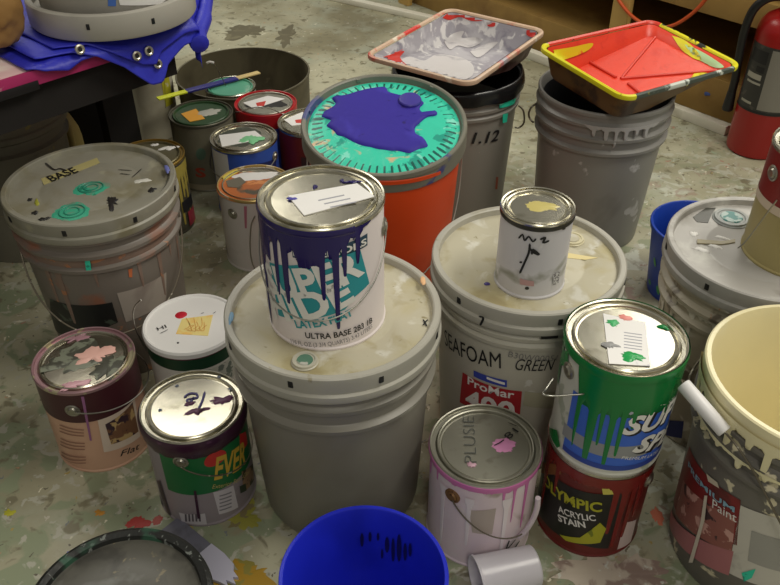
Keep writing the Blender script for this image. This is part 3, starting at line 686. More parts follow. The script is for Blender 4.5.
slit = mth('MULTIPLY', mth('GREATER_THAN', mth('SINE', wob), .62), mth('MULTIPLY', mth('GREATER_THAN', rad, .116), mth('LESS_THAN', rad, .136)))
bs = N['Principled BSDF']; old = bs.inputs['Base Color'].links[0].from_socket
mx_ = N.new('ShaderNodeMix'); mx_.data_type = 'RGBA'; mx_.inputs[7].default_value = lin((16, 92, 84)); Lk.new(slit, mx_.inputs[0]); Lk.new(old, mx_.inputs[6]); Lk.new(mx_.outputs[2], bs.inputs['Base Color'])
crust = finish('paint_crust', bm, CRUST, ol, sharp=80)
PURP = pm('violet_blue_paint', (54, 42, 152), .6, spec=.25, spots=[((66, 56, 172), 14, .55, .15), ((44, 32, 116), 30, .66)], bump=.3, bscale=50)
# purple pool: outline from the photo, in the lid's own plane
nL = (Mt.to_3x3() @ Vector((0, 0, 1))); Mw = Matrix.Translation((ob.x, ob.y, 0)) @ Matrix.Rotation(ob.rot, 4, 'Z') @ Mt; Mwi = Mw.inverted()
def lidp(px, py, h=-.008): return Mwi @ on_plane(px, py, Mw @ Vector((0, 0, h)), Mw.to_3x3() @ Vector((0, 0, 1)))
outline = [(323, 112), (335, 104), (332, 97), (345, 95), (358, 91), (372, 88), (385, 87), (389, 92), (400, 95), (412, 97), (424, 102), (420, 108), (424, 113), (436, 111), (437, 115), (428, 117), (421, 122), (415, 128), (417, 135), (424, 139), (428, 146), (420, 149), (410, 153), (398, 151), (390, 151), (378, 149), (368, 147), (355, 143), (346, 138), (337, 135), (333, 130), (326, 126), (330, 120), (322, 117)]
bm = bmesh.new(); P = [lidp(*p) for p in outline]; c = sum(P, Vector()) / len(P)
sm = spline([(p.x, p.y, 0) for p in P + P[:1]], 4)[:-1]
R = []
for k, (f, z) in enumerate(((1, -.0095), (.97, -.0055), (.86, -.0048), (.7, -.0044), (.55, -.0050), (.4, -.0042), (.25, -.0050), (.12, -.0044))):
    R.append([bm.verts.new((c.x + (p.x - c.x) * f + .0012 * noise.noise((p.x * 90, p.y * 90, k)), c.y + (p.y - c.y) * f, z + .0006 * noise.noise((p.x * 70 * f, p.y * 70 * f, 4)))) for p in sm])
n = len(sm)
for A, B in zip(R, R[1:]):
    for k in range(n): bm.faces.new((A[k], A[(k + 1) % n], B[(k + 1) % n], B[k]))
bm.faces.new(R[-1]); bmesh.ops.transform(bm, matrix=Mt, verts=bm.verts)
finish('paint_pool', bm, PURP, ol, sharp=80)
q = lidp(410, 100.5, -.004)
finish('spout_cap', lathe_bm([(0, .0045), (.018, .0045), (.0205, .004), (.0222, .002), (.0224, -.004)], 36, Mt @ Matrix.Translation((q.x, q.y, q.z + .0005))), pm('violet_cap', (64, 54, 152), .4), ol)
for k, a in enumerate((20, 75, 130, 165, 215, 320)):
    aa = math.radians(a); finish('lid_tab', box_bm((-.004, -.0012, -.006), (.004, .0012, .0015), M=Mt @ Matrix.Rotation(aa, 4, 'Z') @ Matrix.Translation((0, Rl - .0098, -.003)), bev=.0005), OLID, ol)
bail_on(ob, 86, .375, WIRE, drop=.22, flare=.012, r=.0014)
# -- grey bucket under the grey tray
g12 = bucket('bucket', 'grey bucket with black bag over its rim under the grey paint tray', .158, 1.838, PLASTIC_GREY, None, H=.365, Rt=.145, Rb=.128, ribs=((.322, .006), (.304, .0055)))
BAG = pm('black_bag', (20, 20, 22), .25, bump=.4, bscale=30)
bm = bmesh.new(); nb = 120; G = []
for k, (r, z) in enumerate(((.137, .28), (.1385, .33), (.141, .362), (.146, .372), (.151, .371), (.1545, .362), (.1555, .348), (.155, .338))):
    G.append([bm.verts.new((((r + .0022 * noise.noise((math.cos(a) * 5, math.sin(a) * 5, k * .4)) * (k > 2)) * math.cos(a)), (r + .0022 * noise.noise((math.cos(a) * 5, math.sin(a) * 5, k * .4)) * (k > 2)) * math.sin(a), z + (.005 * noise.noise((math.cos(a) * 3, math.sin(a) * 3, 9)) if k > 5 else 0))) for a in [2 * PI * i / nb for i in range(nb)]])
for A, B in zip(G, G[1:]):
    for k in range(nb): bm.faces.new((A[k], A[(k + 1) % nb], B[(k + 1) % nb], B[k]))
finish('bag_liner', bm, BAG, g12.o, sharp=80)
g12.text('1.12', (471, 143), (497, 140), 11, BLACK, .0025, shear=.1, bold=.02)
g12.wall('paint_run', [(497, 102), (513, 97), (511, 103), (497, 107)], TURQ, .0085); g12.wall('paint_run', [(500, 113), (505, 112), (504, 121), (500, 122)], TURQ, .0085)
g12.wall('paint_run', [(496, 177), (498, 177), (497, 189), (495, 189)], pm('run_rust', (150, 80, 60), .5), .001)
for sx in (1,):
    tube('bail', spline([(.147, -.02, .29), (.158, -.03, .282), (.162, -.034, .255), (.152, -.036, .242), (.142, -.04, .244)], 6), .0022, WIRE_DIRTY, g12.o, 8)
# -- grey bucket under the red tray
grimy = pm('splashed_grey_pail', (140, 138, 134), .42, spots=[((186, 184, 184), 16, .64), ((112, 108, 102), 7, .58, .2)])
gr = bucket('bucket', 'grey ribbed bucket holding the red and yellow paint tray', .484, 1.742, grimy, None, H=.365, Rt=.146, Rb=.126, inner=BLACK, ribs=((.336, .0075), (.305, .0085), (.272, .0085)))
lathe('dark_residue', [(.1375, .345), (.132, .20), (.124, .03), (0, .03)], pm('dark_residue', (44, 44, 48), .5), gr.o, 72)  # dark lining over the bucket's inner wall and floor
gr.drips('paint_drips', -12, 52, .338, .328, [(-4, .31, 1.6), (6, .30, 1.8), (14, .285, 1.2), (22, .30, 1.6), (31, .312, 1.5), (40, .30, 1.5)], pm('run_pale', (178, 176, 176), .35), off=.0088, seed=12)
tube('bail', spline([(-.150, -.01, .31), (-.160, -.018, .302), (-.163, -.024, .288), (-.157, -.026, .276), (-.149, -.03, .272)], 6), .0024, WIRE_DIRTY, gr.o, 8)

# ================================================================== PAINT TRAYS
def tray(name, label, pos, yaw, pitch, roll, L, W, d0, d1, rim_mat, in_mat, out_mat, ridges=()):
    r = empty(name, pos, (math.radians(roll), math.radians(pitch), math.radians(yaw))); tag(r, label, 'paint tray', 'roller trays')
    def rr(l, w, c, n=7):                     # rounded rectangle
        out = []
        for cx, cy, a0 in ((l / 2 - c, w / 2 - c, 0), (-l / 2 + c, w / 2 - c, 90), (-l / 2 + c, -w / 2 + c, 180), (l / 2 - c, -w / 2 + c, 270)):
            for i in range(n + 1):
                a = math.radians(a0 + 90 * i / n); out.append((cx + c * math.cos(a), cy + c * math.sin(a)))
        return out
    def depth(x, l): # floor depth: flat deep well at -x end then slope up
        t = (x + l / 2) / l
        return -(d0 if t < .30 else d0 + (d1 - d0) * (t - .30) / .70)
    def stitch(bm, loops):
        V = [[bm.verts.new(p) for p in lp] for lp in loops]
        for A, B in zip(V, V[1:]):
            for k in range(len(A)): bm.faces.new((A[k], A[(k + 1) % len(A)], B[(k + 1) % len(B)], B[k]))
        return V
    o3 = lambda l, w, c, z: [(x, y, z(x) if callable(z) else z) for x, y in rr(l, w, c)]
    # rim: a rolled lip
    bm = bmesh.new(); stitch(bm, [o3(L - .024, W - .024, .021, -.004), o3(L - .019, W - .019, .023, .000), o3(L - .010, W - .010, .028, .002), o3(L - .002, W - .002, .032, .000), o3(L, W, .033, -.004), o3(L - .002, W - .002, .032, -.009), o3(L - .007, W - .007, .030, -.009)])
    ro = finish('rim', bm, rim_mat[0] if isinstance(rim_mat, tuple) else rim_mat, r)
    if isinstance(rim_mat, tuple):
        for m_ in rim_mat[1:3]: ro.data.materials.append(m_)
        for pg in ro.data.polygons:
            c_ = pg.center; pg.material_index = rim_mat[3](c_.x / (L / 2), c_.y / (W / 2))
    li, wi = L - .030, W - .030; lf, wf = L - .066, W - .066
    bm = bmesh.new(); V = stitch(bm, [o3(li, wi, .018, -.004), o3(lf + .012, wf + .012, .022, lambda x: depth(x, lf) + .008), o3(lf, wf, .018, lambda x: depth(x, lf))])
    bm.faces.ensure_lookup_table()
    # floor as strips along x
    xs = sorted(set([round(p[0], 5) for p in rr(lf, wf, .018)]))
    fl = bm.faces.new(V[-1]); bmesh.ops.bisect_plane(bm, geom=[fl] + list(fl.edges) + list(fl.verts), plane_co=(-lf / 2 + .30 * lf, 0, 0), plane_no=(1, 0, 0))
    for v in bm.verts:
        if abs(v.co.x + lf / 2 - .30 * lf) < 1e-5 and v.co.z < -.012: v.co.z = -d0
    bmesh.ops.triangulate(bm, faces=[f for f in bm.faces if len(f.verts) > 4])
    finish('pan', bm, in_mat, r, sharp=35)
    bm = bmesh.new(); V = stitch(bm, [o3(L - .026, W - .026, .020, -.006), o3(lf + .016, wf + .016, .024, lambda x: depth(x, lf) + .006), o3(lf + .004, wf + .004, .02, lambda x: depth(x, lf) - .003)])
    fl = bm.faces.new(V[-1]); xb = -lf / 2 + .30 * lf
    bmesh.ops.bisect_plane(bm, geom=[fl] + list(fl.edges) + list(fl.verts), plane_co=(xb, 0, 0), plane_no=(1, 0, 0))
    for v in bm.verts:
        if abs(v.co.x - xb) < 1e-5 and v.co.z < -.012: v.co.z = -d0 - .003
    bmesh.ops.triangulate(bm, faces=[f for f in bm.faces if len(f.verts) > 4]); finish('outer_shell', bm, out_mat, r, sharp=35)
    return r, depth, lf, wf
# red tray: deep end nearest the camera's left
REDP = pm('red_tray_paint', (224, 66, 42), .40, spots=[((206, 50, 34), 10, .55, .15), ((214, 60, 40), 60, .60, .1)], var=.06, bump=.4, bscale=45)
YEL = pm('yellow_rim', (226, 220, 30), .4, spots=[((40, 44, 40), 22, .62), ((196, 206, 196), 13, .66), ((214, 80, 40), 15, .72)])
REDRIM = pm('red_rim_paint', (214, 60, 40), .4, spots=[((60, 50, 40), 40, .64), ((190, 206, 190), 26, .66), ((226, 200, 40), 18, .68)])
DRYRIM = pm('mottled_rim_paint', (64, 74, 66), .45, spots=[((206, 212, 202), 26, .53, .05), ((214, 206, 60), 18, .66)])
def rimpick(u, v):
    if u < -.80: return 0
    if v > .75: return 1 if u > -.62 else 0
    if u > .80: return 1 if v > .35 else 0
    return 2
tr, dep, lf, wf = tray('roller_tray', 'red paint tray with yellow rim resting in the grey bucket', (.541, 1.726, .443), 33.9, 2.0, 5.5, .372, .270, .062, .022, (YEL, REDRIM, DRYRIM, rimpick), REDP, pm('brown_shell', (110, 80, 40), .5, spots=[((66, 44, 26), 14, .5, .1), ((170, 150, 110), 10, .64, .05), ((190, 60, 60), 24, .72)]))
Tm = Matrix.LocRotScale(tr.location, tr.rotation_euler, None); Ti = Tm.inverted()
def trp(px, py, z): return Ti @ on_plane(px, py, Tm @ Vector((0, 0, z)), Tm.to_3x3() @ Vector((0, 0, 1)))
def ridge(name, a, b, mat, r=.0035):
    pa = [Vector((a[0] + (b[0] - a[0]) * i / 10, a[1] + (b[1] - a[1]) * i / 10, 0)) for i in range(11)]
    pts = [(p.x, p.y, dep(p.x, lf) + .0012) for p in pa]
    tube(name, pts, r, mat, tr, 8)
def rp(px, py):
    p = trp(px, py, -.05)
    for _ in range(6): p = trp(px, py, dep(p.x, lf))
    return p
RIDGE = pm('red_ridge', (206, 54, 36), .4)
for a, b in (((621, 79), (655, 38)), ((621, 79), (716, 71)), ((588, 62), (616, 78)), ((628, 84), (644, 97))): ridge('ridge', rp(*a), rp(*b), RIDGE)
from mathutils.bvhtree import BVHTree
def trpatch(root, name, pts, mat, fn=None, lift=0):
    # a smear that lies on the pan: outline points and an inner fill grid dropped onto the pan's surface
    key = root.name
    M_ = Matrix.LocRotScale(root.location, root.rotation_euler, None); Mi_ = M_.inverted()
    pan = [o for o in root.children if o.name.startswith('pan')][0].data
    T_ = BVHTree.FromPolygons([v.co for v in pan.vertices], [tuple(p.vertices) for p in pan.polygons])
    o_ = Mi_ @ CAM
    def hit(px, py):
        d_ = (Mi_.to_3x3() @ ray_dir(px, py)).normalized(); h_ = T_.ray_cast(o_, d_)
        if h_[0] is None: return None
        n_ = h_[1] if h_[1].dot(d_) < 0 else -h_[1]
        return h_[0] + n_ * .0012
    O = [Vector((p.x, p.y)) for p in spline([(a, b, 0) for a, b in pts + pts[:1]], 4)[:-1]]
    bm = bmesh.new(); f_ = bm.faces.new([bm.verts.new((p.x, p.y, 0)) for p in O])
    cut(bm, 2.5, 0); cut(bm, 2.5, 1)
    dead = []
    for v in bm.verts:
        h_ = hit(v.co.x, v.co.y)
        if h_ is None: dead.append(v)
        else: v.co = h_
    bmesh.ops.delete(bm, geom=dead, context='VERTS')
    return finish(name, bm, mat, root, sharp=60)
YELP = pm('yellow_paint', (222, 216, 40), .4, spots=[((226, 120, 50), 20, .64)])
PALEG = pm('pale_green_paint', (176, 216, 160), .4)
trpatch(tr, 'paint_smear', [(684, 44), (698, 50), (712, 58), (724, 67), (716, 68), (702, 62), (692, 54)], PALEG, rp, .012)
trpatch(tr, 'paint_smear', [(672, 36), (684, 40), (696, 50), (702, 60), (694, 59), (682, 50)], YELP, rp, .012)
trpatch(tr, 'paint_smear', [(694, 74), (704, 73), (712, 75), (704, 79), (692, 82), (686, 86), (690, 79)], YELP, rp, .006)
trpatch(tr, 'paint_smear', [(553, 50), (572, 47), (592, 43), (588, 50), (572, 57), (558, 60)], YELP, rp, .03)
# grey tray
GREYP = pm('grey_tray_paint', (164, 160, 168), .38, spots=[((190, 187, 192), 16, .5, .12), ((136, 132, 144), 22, .58, .1), ((216, 213, 213), 30, .58, .06)], var=.06, bump=.3, bscale=40)
RIMC = pm('tan_rim', (206, 176, 150), .45, spots=[((214, 60, 50), 10, .56, .05), ((176, 170, 176), 12, .60, .06), ((230, 216, 196), 20, .62)])
tg, dep, lf, wf = tray('roller_tray', 'grey smeared paint tray with red traces on the black bagged bucket', (.1537, 1.810, .441), 236.8, 0.3, -1.0, .373, .270, .060, .016, RIMC, GREYP, pm('rusty_shell', (120, 92, 88), .5, spots=[((150, 130, 126), 12, .5, .1), ((96, 60, 56), 18, .6)]))
Tm = Matrix.LocRotScale(tg.location, tg.rotation_euler, None); Ti = Tm.inverted()
REDS = pm('red_smear', (206, 52, 42), .42, spots=[((176, 160, 160), 22, .64)])
PALE = pm('pale_grey_smear', (212, 208, 208), .38, spots=[((176, 172, 176), 18, .58, .1)])
GREYD = pm('mid_grey_smear', (150, 146, 154), .4, spots=[((186, 182, 188), 16, .56, .1)])
trpatch(tg, 'paint_smear', [(376, 60), (392, 54), (404, 51), (400, 58), (408, 66), (422, 72), (442, 77), (452, 84), (430, 82), (400, 75), (384, 70)], REDS)
trpatch(tg, 'paint_smear', [(401, 60), (410, 57), (424, 61), (436, 55), (452, 56), (466, 60), (474, 68), (470, 78), (452, 82), (436, 77), (416, 71), (403, 67)], PALE)
trpatch(tg, 'paint_smear', [(444, 42), (452, 34), (464, 31), (462, 38), (476, 37), (482, 42), (470, 48), (458, 46), (450, 50)], PALE)
trpatch(tg, 'paint_smear', [(470, 52), (486, 44), (498, 42), (490, 50), (478, 58)], PALE)
trpatch(tg, 'paint_smear', [(442, 18), (450, 12), (464, 11), (476, 14), (484, 20), (472, 21), (460, 17), (450, 20)], REDS)
trpatch(tg, 'paint_smear', [(486, 19), (494, 19), (495, 26), (488, 26)], REDS)
trpatch(tg, 'paint_smear', [(527, 29), (536, 30), (534, 37), (527, 35)], REDS)
trpatch(tg, 'paint_smear', [(392, 49), (404, 41), (417, 35), (422, 37), (410, 45), (396, 53)], REDS)
trpatch(tg, 'paint_smear', [(420, 34), (430, 26), (440, 20), (436, 27), (428, 34)], pm('wall_grey', (140, 142, 156), .4))

# ================================================================== PAINT CANS
# -- white can with purple drips on the front bucket
WHITEBODY = pm('white_label', (232, 222, 222), .40, var=.03)
VIO = pm('violet_drip', (34, 22, 92), .22, var=.05)
TEAL = pm('teal_ink', (40, 150, 160), .45)
sz = bk.zl + .0002
s_ = can('paint_can', 'white can with purple drips standing on the front grey bucket', -.0895, .926, WHITEBODY, z=sz, R=.0815, H=.1955, ear_az=(77, -103), bail=dict(drop=.092, flare=.010))
lab = s_.wall('label', [(270, 262), (357.7, 241.5), (369, 283), (355, 296), (345, 309), (279, 315)], TEAL)
s_.text('SUPER', (271, 290), (364, 271), 23, WHITE_INK, .0014, shear=.0, bold=.035, parent=lab)
s_.text('HIDE', (275, 316), (355, 298.5), 22, WHITE_INK, .0014, bold=.04, parent=lab)
s_.text('LATEX FLAT', (297, 327), (353, 314), 7, TEAL, bold=.03)
s_.text('ULTRA BASE 283 1B', (306, 337), (371.5, 321.5), 5.5, BLACK, bold=.02)
s_.text('116 FL OZ (3 3/4 QUARTS) 3.43 LITERS', (292, 342), (371.5, 327), 4, pm('grey_ink', (120, 116, 122), .5))
s_.wall('banner', [(292, 247), (367, 233), (367, 245), (293, 257)], pm('navy_ink', (40, 70, 90), .5))
s_.text('INTERIORS', (294, 255), (366, 243.5), 6.5, WHITE_INK, .0016, bold=.03)
s_.text('&', (349, 239), (355, 238), 6.5, WHITE_INK, .0016, bold=.02)
s_.text('SOFT', (291, 263), (312, 258), 4, WHITE_INK, .0016)
def az_of(t, px, py): a, z = t.side(px, py); return math.degrees(a), z
def drip_list(t, L): return [(az_of(t, px, py)[0], az_of(t, px, py)[1], w) for px, py, w in L]
s_.drips('paint_drips', -104, 46, .1905, lambda a: .128 if a < -58 else (.154 + .02 * math.sin(a * .11) if a < 0 else .164 + max(0, (a - 8) * .0006)), drip_list(s_, [(262, 300, 3), (268, 320, 3.2), (273.7, 338, 3.4), (281, 300, 2.4), (290, 309, 3.4), (300, 268, 2.2), (312, 262, 2), (324.5, 305, 2.6), (330, 260, 2), (338.6, 329, 3.0), (345, 280, 2.4), (357.7, 264, 2.6)]) + [(-82, .03, 5), (-94, .06, 5)], VIO, seed=3, off=.0022)
lathe('paint_ring', [(.0835, .1895), (.0842, .1885), (.0846, .184), (.0835, .178), (.0815, .176)], VIO, s_.o, 60, Matrix.Identity(4)) if False else None
bm = lathe_bm([(.0822, .1815), (.0842, .184), (.0848, .188), (.0842, .1925), (.0828, .1932)], 60, None, None, math.radians(-200), math.radians(-62)); finish('paint_rim', bm, VIO, s_.o)
st = s_.lid_poly('sticker', [(288, 196.5), (357, 184), (375, 197), (304, 216)], s_.zl, PAPER, th=.0012)
for k in range(3):
    s_.lid_poly('print_line', [(318 + k * 6, 200 + k * 3.4), (344 + k * 6, 194.6 + k * 3.4), (344.6 + k * 6, 195.6 + k * 3.4), (318.6 + k * 6, 201 + k * 3.4)], s_.zl + .0012, pm('pale_print', (160, 160, 170), .5), st, .0002)
s_.blob('paint_spot', 315, 187, .004, .005, s_.zl, VIO, 3, .5); s_.blob('paint_spot', 352, 182, .010, .003, s_.zl, VIO, 5, .6); s_.blob('paint_spot', 292, 199, .006, .003, s_.zl + .0012, pm('spot_violet', (80, 76, 170), .4), 7, .6)
s_.blob('paint_spot', 342, 181, .003, .004, s_.zl, VIO, 8, .5)
# -- olympic stain can, and the green can on it
STAINBODY = pm('dark_red_can', (104, 26, 22), .38, spots=[((70, 18, 18), 10, .55, .1)])
oc = can('paint_can', 'dark red stain can with black and yellow label beneath the green can', .322, .857, STAINBODY, rim=TIN, ear_az=(70, -110), bail=None)
BLK = pm('label_gloss_black', (24, 24, 22), .35)
ol_ = oc.wall('label', [(545, 455), (624, 491), (608, 548), (584, 545), (545, 522), (536, 500)], BLK)
YG = pm('yellow_green_ink', (176, 174, 40), .45, spots=[((120, 130, 30), 40, .58)])
oc.text('OLYMPIC', (545, 482), (602, 511), 14, YG, .0014, bold=.03, parent=ol_)
oc.text('ACRYLIC', (559, 511), (596, 520), 6.5, WHITE_INK, .0014, bold=.02, parent=ol_)
oc.text('STAIN', (559, 520), (586, 527), 6.5, WHITE_INK, .0014, bold=.03, parent=ol_)
oc.wall('label_wave', [(560, 534), (580, 537), (600, 522), (606, 528), (600, 542), (580, 543), (566, 540)], YG, .0013, ol_)
oc.wall('label_badge', [(602, 488), (620, 487), (618, 493), (603, 494)], pm('badge_yellow', (206, 196, 90), .5), .0013, ol_)
oc.wall('label_stripe', [(536, 460), (560, 464), (562, 474), (540, 472)], pm('stripe_brown', (130, 80, 40), .5), .0013, ol_)
oc.drips('paint_drips', -75, 80, .182, .160, [(-60, .03, 4), (-40, .10, 2.5), (26, .05, 3.2), (36, .02, 3.5), (46, .03, 3), (56, .08, 3.4)], pm('stain_drip', (122, 26, 22), .25), seed=7)
sk = oc.wall('barcode_sticker', [(624, 522), (636, 519), (629, 546), (617, 549)], pm('sticker_pink', (206, 186, 184), .5))
GREENP = pm('green_gloss', (12, 104, 52), .25, var=.06)
GREEND = pm('green_drip', (14, 122, 58), .22)
gz = oc.H + .001
gc = can('paint_can', 'can dripping green paint stacked on the dark red stain can', .3225, .857, pm('pale_can', (206, 206, 196), .4, spots=[((170, 176, 160), 20, .6)]), z=gz, H=.192, ear_az=(-52, 128))
gc.patch('label', -40, 100, .012, .13, pm('label_cobalt', (58, 104, 206), .42, spots=[((44, 84, 170), 7, .58, .1)]))
gc.patch('label_band', -44, 100, .038, .062, pm('band_silver', (146, 148, 150), .42), .0011)
gc.patch('label_foot', -40, 100, .012, .022, pm('band_blue_dark', (40, 70, 160), .42), .0012)
GREENBODY = gc.patch('green_coat', -30, 170, .118, .187, GREENP, .0012)
gc.patch('green_coat', -180, -70, .10, .187, GREENP, .0012)
WO = WHITE_INK
gc.text('SUPER', (622, 434), (661, 424), 18, BLACK, .0014, shear=.3, bold=.06, frac=.43)
gc.text('SUPER', (621, 433), (660, 423), 18, WO, .0020, shear=.3, bold=.035, frac=.43)
gc.text('SPEC', (632, 452), (660, 444), 15, BLACK, .0014, shear=.3, bold=.06, frac=.5)
gc.text('SPEC', (631, 451), (659, 443), 15, WO, .0020, shear=.3, bold=.035, frac=.5)
gc.text('EXTERIOR', (652, 405), (672, 400), 4, WO, .0020)
gc.wall('label_star', [(627, 412), (636, 400), (646, 398), (649, 402), (640, 410), (630, 414)], pm('star_grey', (170, 178, 190), .45), .0019)
gc.text('PREMIUM LATEX', (621, 458), (657, 451), 3, WO, .0018)
gc.drips('paint_drips', -38, 95, .186, .124, [(-30, .03, 2.4), (-14, .016, 4.5), (-5, .05, 2), (5, .014, 3), (14, .035, 2.4), (24, .095, 2.4), (40, .108, 3), (58, .10, 2)], GREEND, seed=5, off=.0022)
gc.wall('paint_splat', [(564, 350), (569, 351), (569, 363), (564, 366), (561, 360)], GREEND, .0016); gc.wall('paint_splat', [(550, 428), (558, 430), (561, 446), (556, 458), (548, 448)], GREEND, .0016)
bm = lathe_bm([(.0815, .176), (.084, .179), (.0846, .184), (.0846, .190), (.0836, .1934)], 80); finish('paint_rim', bm, GREEND, gc.o)
st = gc.lid_poly('sticker', [(603, 314), (645, 323), (650, 366.5), (609, 364)], gc.zl, PAPER, th=.001)
gc.blob('paint_splat', 632, 357, .018, .010, gc.zl + .001, pm('green_bright', (30, 160, 80), .3), 4, .45); gc.blob('paint_splat', 613, 323, .009, .007, gc.zl + .001, pm('green_light', (70, 180, 110), .35), 8, .5)
gc.blob('paint_splat', 626, 318, .010, .006, gc.zl + .001, pm('red_light', (236, 150, 140), .4), 9, .4); gc.blob('paint_splat', 664, 327, .007, .005, gc.zl, GREEND, 12, .5); gc.blob('paint_splat', 610, 345, .009, .006, gc.zl + .001, pm('grey_spot', (150, 150, 150), .4), 14, .5)
for k in range(6): gc.lid_poly('print_line', [(624, 332 + k * 3), (642, 334.5 + k * 3), (642, 335.3 + k * 3), (624, 332.8 + k * 3)], gc.zl + .001, pm('pale_print', (160, 160, 170), .5), st, .0002)
# thrown-out wire of the green can
a, zz = gc.side(583, 393); r = .085
P = [gc.loc(on_plane(px, py, at_, (0, -1, 0))) for px, py, at_ in ((583, 394, (0, .80, 0)), (570, 395, (0, .80, 0)), (552, 396, (0, .80, 0)), (543, 394, (0, .80, 0)), (546, 389, (0, .81, 0)), (553, 379, (0, .825, 0)))]
tube('bail', spline([(gc.R(0) * math.sin(a), -gc.R(0) * math.cos(a), zz)] + [tuple(p) for p in P], 5), .0013, WIRE, gc.o, 8)
# -- pink can
PINKB = pm('pinkish_can', (226, 208, 214), .42, spots=[((176, 158, 150), 8, .56, .06), ((226, 214, 218), 14, .56, .1), ((186, 120, 160), 26, .74)])
PK = pm('pink_drip', (206, 116, 176), .3)
pc = can('paint_can', 'pinkish white can with pink rim beside the dark red stain can', .142, .838, PINKB, R=.0815, H=.19, rim=TIN_DULL, lid=TIN_DULL, ear_az=(-29, 151), ear=RUST)
pc.drips('paint_drips', -120, 100, .1825, .176, [(-70, .14, 1.3), (-52, .155, 1.2), (24, .15, 1.2), (36, .10, 1.2), (52, .07, 1.6)], PK, seed=8)
bm = lathe_bm([(.0815, .176), (.0838, .178), (.0846, .183), (.0842, .188), (.0830, .1895)], 80); finish('paint_rim', bm, PK, pc.o)
pc.lid_text('PLUSIE', (477, 463), (474, 417), 9, pc.zl, pm('pencil_grey', (84, 86, 82), .5), bold=-.018, h=.019)
pc.lid_text('18', (513, 428), (503, 436), 10, pc.zl, BLACK, h=.012)
pc.stroke([(508, 423), (518, 427)], .0014, BLACK, top=pc.zl)
pc.blob('paint_splat', 503, 446, .017, .012, pc.zl, pm('pink_paint', (226, 150, 198), .35), 6, .45); pc.blob('paint_splat', 472, 465, .007, .005, pc.zl, pm('pink_faint', (200, 160, 176), .4), 9, .5)
pc.stroke([(494, 446), (500, 443), (504, 440)], .002, DKRING, top=pc.zl + .0016)
pc.wall('smear', [(470, 510), (496, 508), (492, 534), (472, 532)], pm('smear_tan', (184, 170, 160), .45), .0007)
pc.text('V', (500, 551), (508, 551), 10, BLACK); pc.stroke([(510, 552), (519, 540)], .004, BLACK)
for a0, a1, zb in ((-44, -38, .02), (-12, -8, .05), (26, 31, .012)): pc.drips('paint_drips', a0 - 3, a1 + 3, .16, .15, [((a0 + a1) / 2, zb, 2.4)], pm('drip_pale', (232, 222, 226), .35), n=40, seed=a1)
bail_on(pc, 151, .15, WIRE_DIRTY, drop=.085, flare=.004, r=.0012)
P = [on_plane(px, py, (.19, .775, .1), (-.25, -.97, 0)) for px, py in ((519, 537), (526, 530), (533, 519), (537, 508), (538, 498))]
tube('grip', spline([tuple(pc.loc(p)) for p in P], 5), .0042, pm('dirty_white_grip', (216, 202, 208), .4), pc.o, 12)
# -- can with the green label
EVB = pm('mauve_grey_can', (146, 136, 142), .42, spots=[((130, 118, 126), 9, .56, .1)])
PLUM = pm('plum_paint', (58, 26, 48), .3, spots=[((84, 50, 74), 60, .64)], bump=.3, bscale=120)
ev = can('paint_can', 'can with green label and bright gold lid before the plain grey bucket', -.308, .913, EVB, R=.079, H=.196, ear_az=(-24, 156))
bm = lathe_bm([(.0792, .164), (.0810, .165), (.0832, .170), (.0842, .180), (.0838, .190), (.0812, .1945)], 90)
for v in bm.verts:
    if v.co.z < .1645: v.co.z -= .006 + .008 * noise.noise((v.co.x * 60, v.co.y * 60, 2))
finish('paint_rim', bm, PLUM, ev.o)
GL = pm('label_green', (14, 104, 54), .42)
lb = ev.patch('label', -50, 84, .078, .172, GL)
lb2 = ev.patch('label', -58, 60, .080, .150, GL, .0009) if False else None
ev.text('EVER', (214, 479), (245, 462), 22, pm('gold_ink', (206, 168, 60), .45), .0014, bold=.03, parent=lb)
rdb = [(207 + 11 * math.cos(a) + 3 * 0, 456 + 7.2 * math.sin(a) - 4.5 * math.cos(a)) for a in [2 * PI * i / 24 for i in range(24)]]
RDL = pm('badge_red', (196, 46, 44), .45)
ev.wall('badge', [(p[0] + 8, p[1] + 2) for p in rdb], RDL, .0012, lb)
ev.wall('badge', [(239, 434), (245, 431), (247, 443), (243, 449), (239, 444)], RDL, .0012, lb)
ev.text('Exterior Semi-Gloss', (212, 488), (249, 472), 4, pm('gold_pale', (196, 176, 110), .5), .0014, parent=lb)
ev.wall('label_photo', [(241, 471), (252, 463), (253, 480), (243, 492)], pm('photo_tan', (150, 120, 90), .45, spots=[((60, 60, 40), 50, .55)]), .0012)
ev.wall('barcode_sticker', [(213, 492), (233, 485), (238, 507), (219, 514)], pm('sticker_mauve', (200, 194, 200), .5))
for k in range(5): ev.wall('print_line', [(219, 495 + k * 3.6), (231, 491 + k * 3.6), (231.4, 492.2 + k * 3.6), (219.4, 496.2 + k * 3.6)], pm('pale_print2', (130, 126, 134), .5), .0013)
ev.wall('barcode_sticker', [(179, 512), (205, 513), (207, 524), (182, 521)], pm('sticker_mauve', (200, 194, 200), .5))
for k in range(5): ev.wall('barcode_bar', [(185 + k * 3.4, 513.5), (186.8 + k * 3.4, 513.6), (187.4 + k * 3.4, 521), (185.6 + k * 3.4, 520.8)], pm('bar_grey', (96, 90, 96), .5), .0013)
ev.wall('small_mark', [(239, 486), (245, 483), (246, 490), (240, 493)], pm('mark_dark', (50, 60, 44), .5), .0013)
for px0, py0, px1, py1, w in ((159, 480, 171, 520, 3), (150, 470, 164, 512, 2.4), (195, 490, 199, 518, 2.6)):
    ev.wall('paint_drip', [(px0 - w / 2, py0), (px0 + w / 2, py0), (px1 + w / 2, py1), (px1 - w / 2, py1)], PLUM, .0015)
VI2 = pm('violet_ink', (60, 50, 120), .4); PL2 = pm('plum_smear', (110, 62, 96), .35, spots=[((70, 30, 60), 60, .55)])
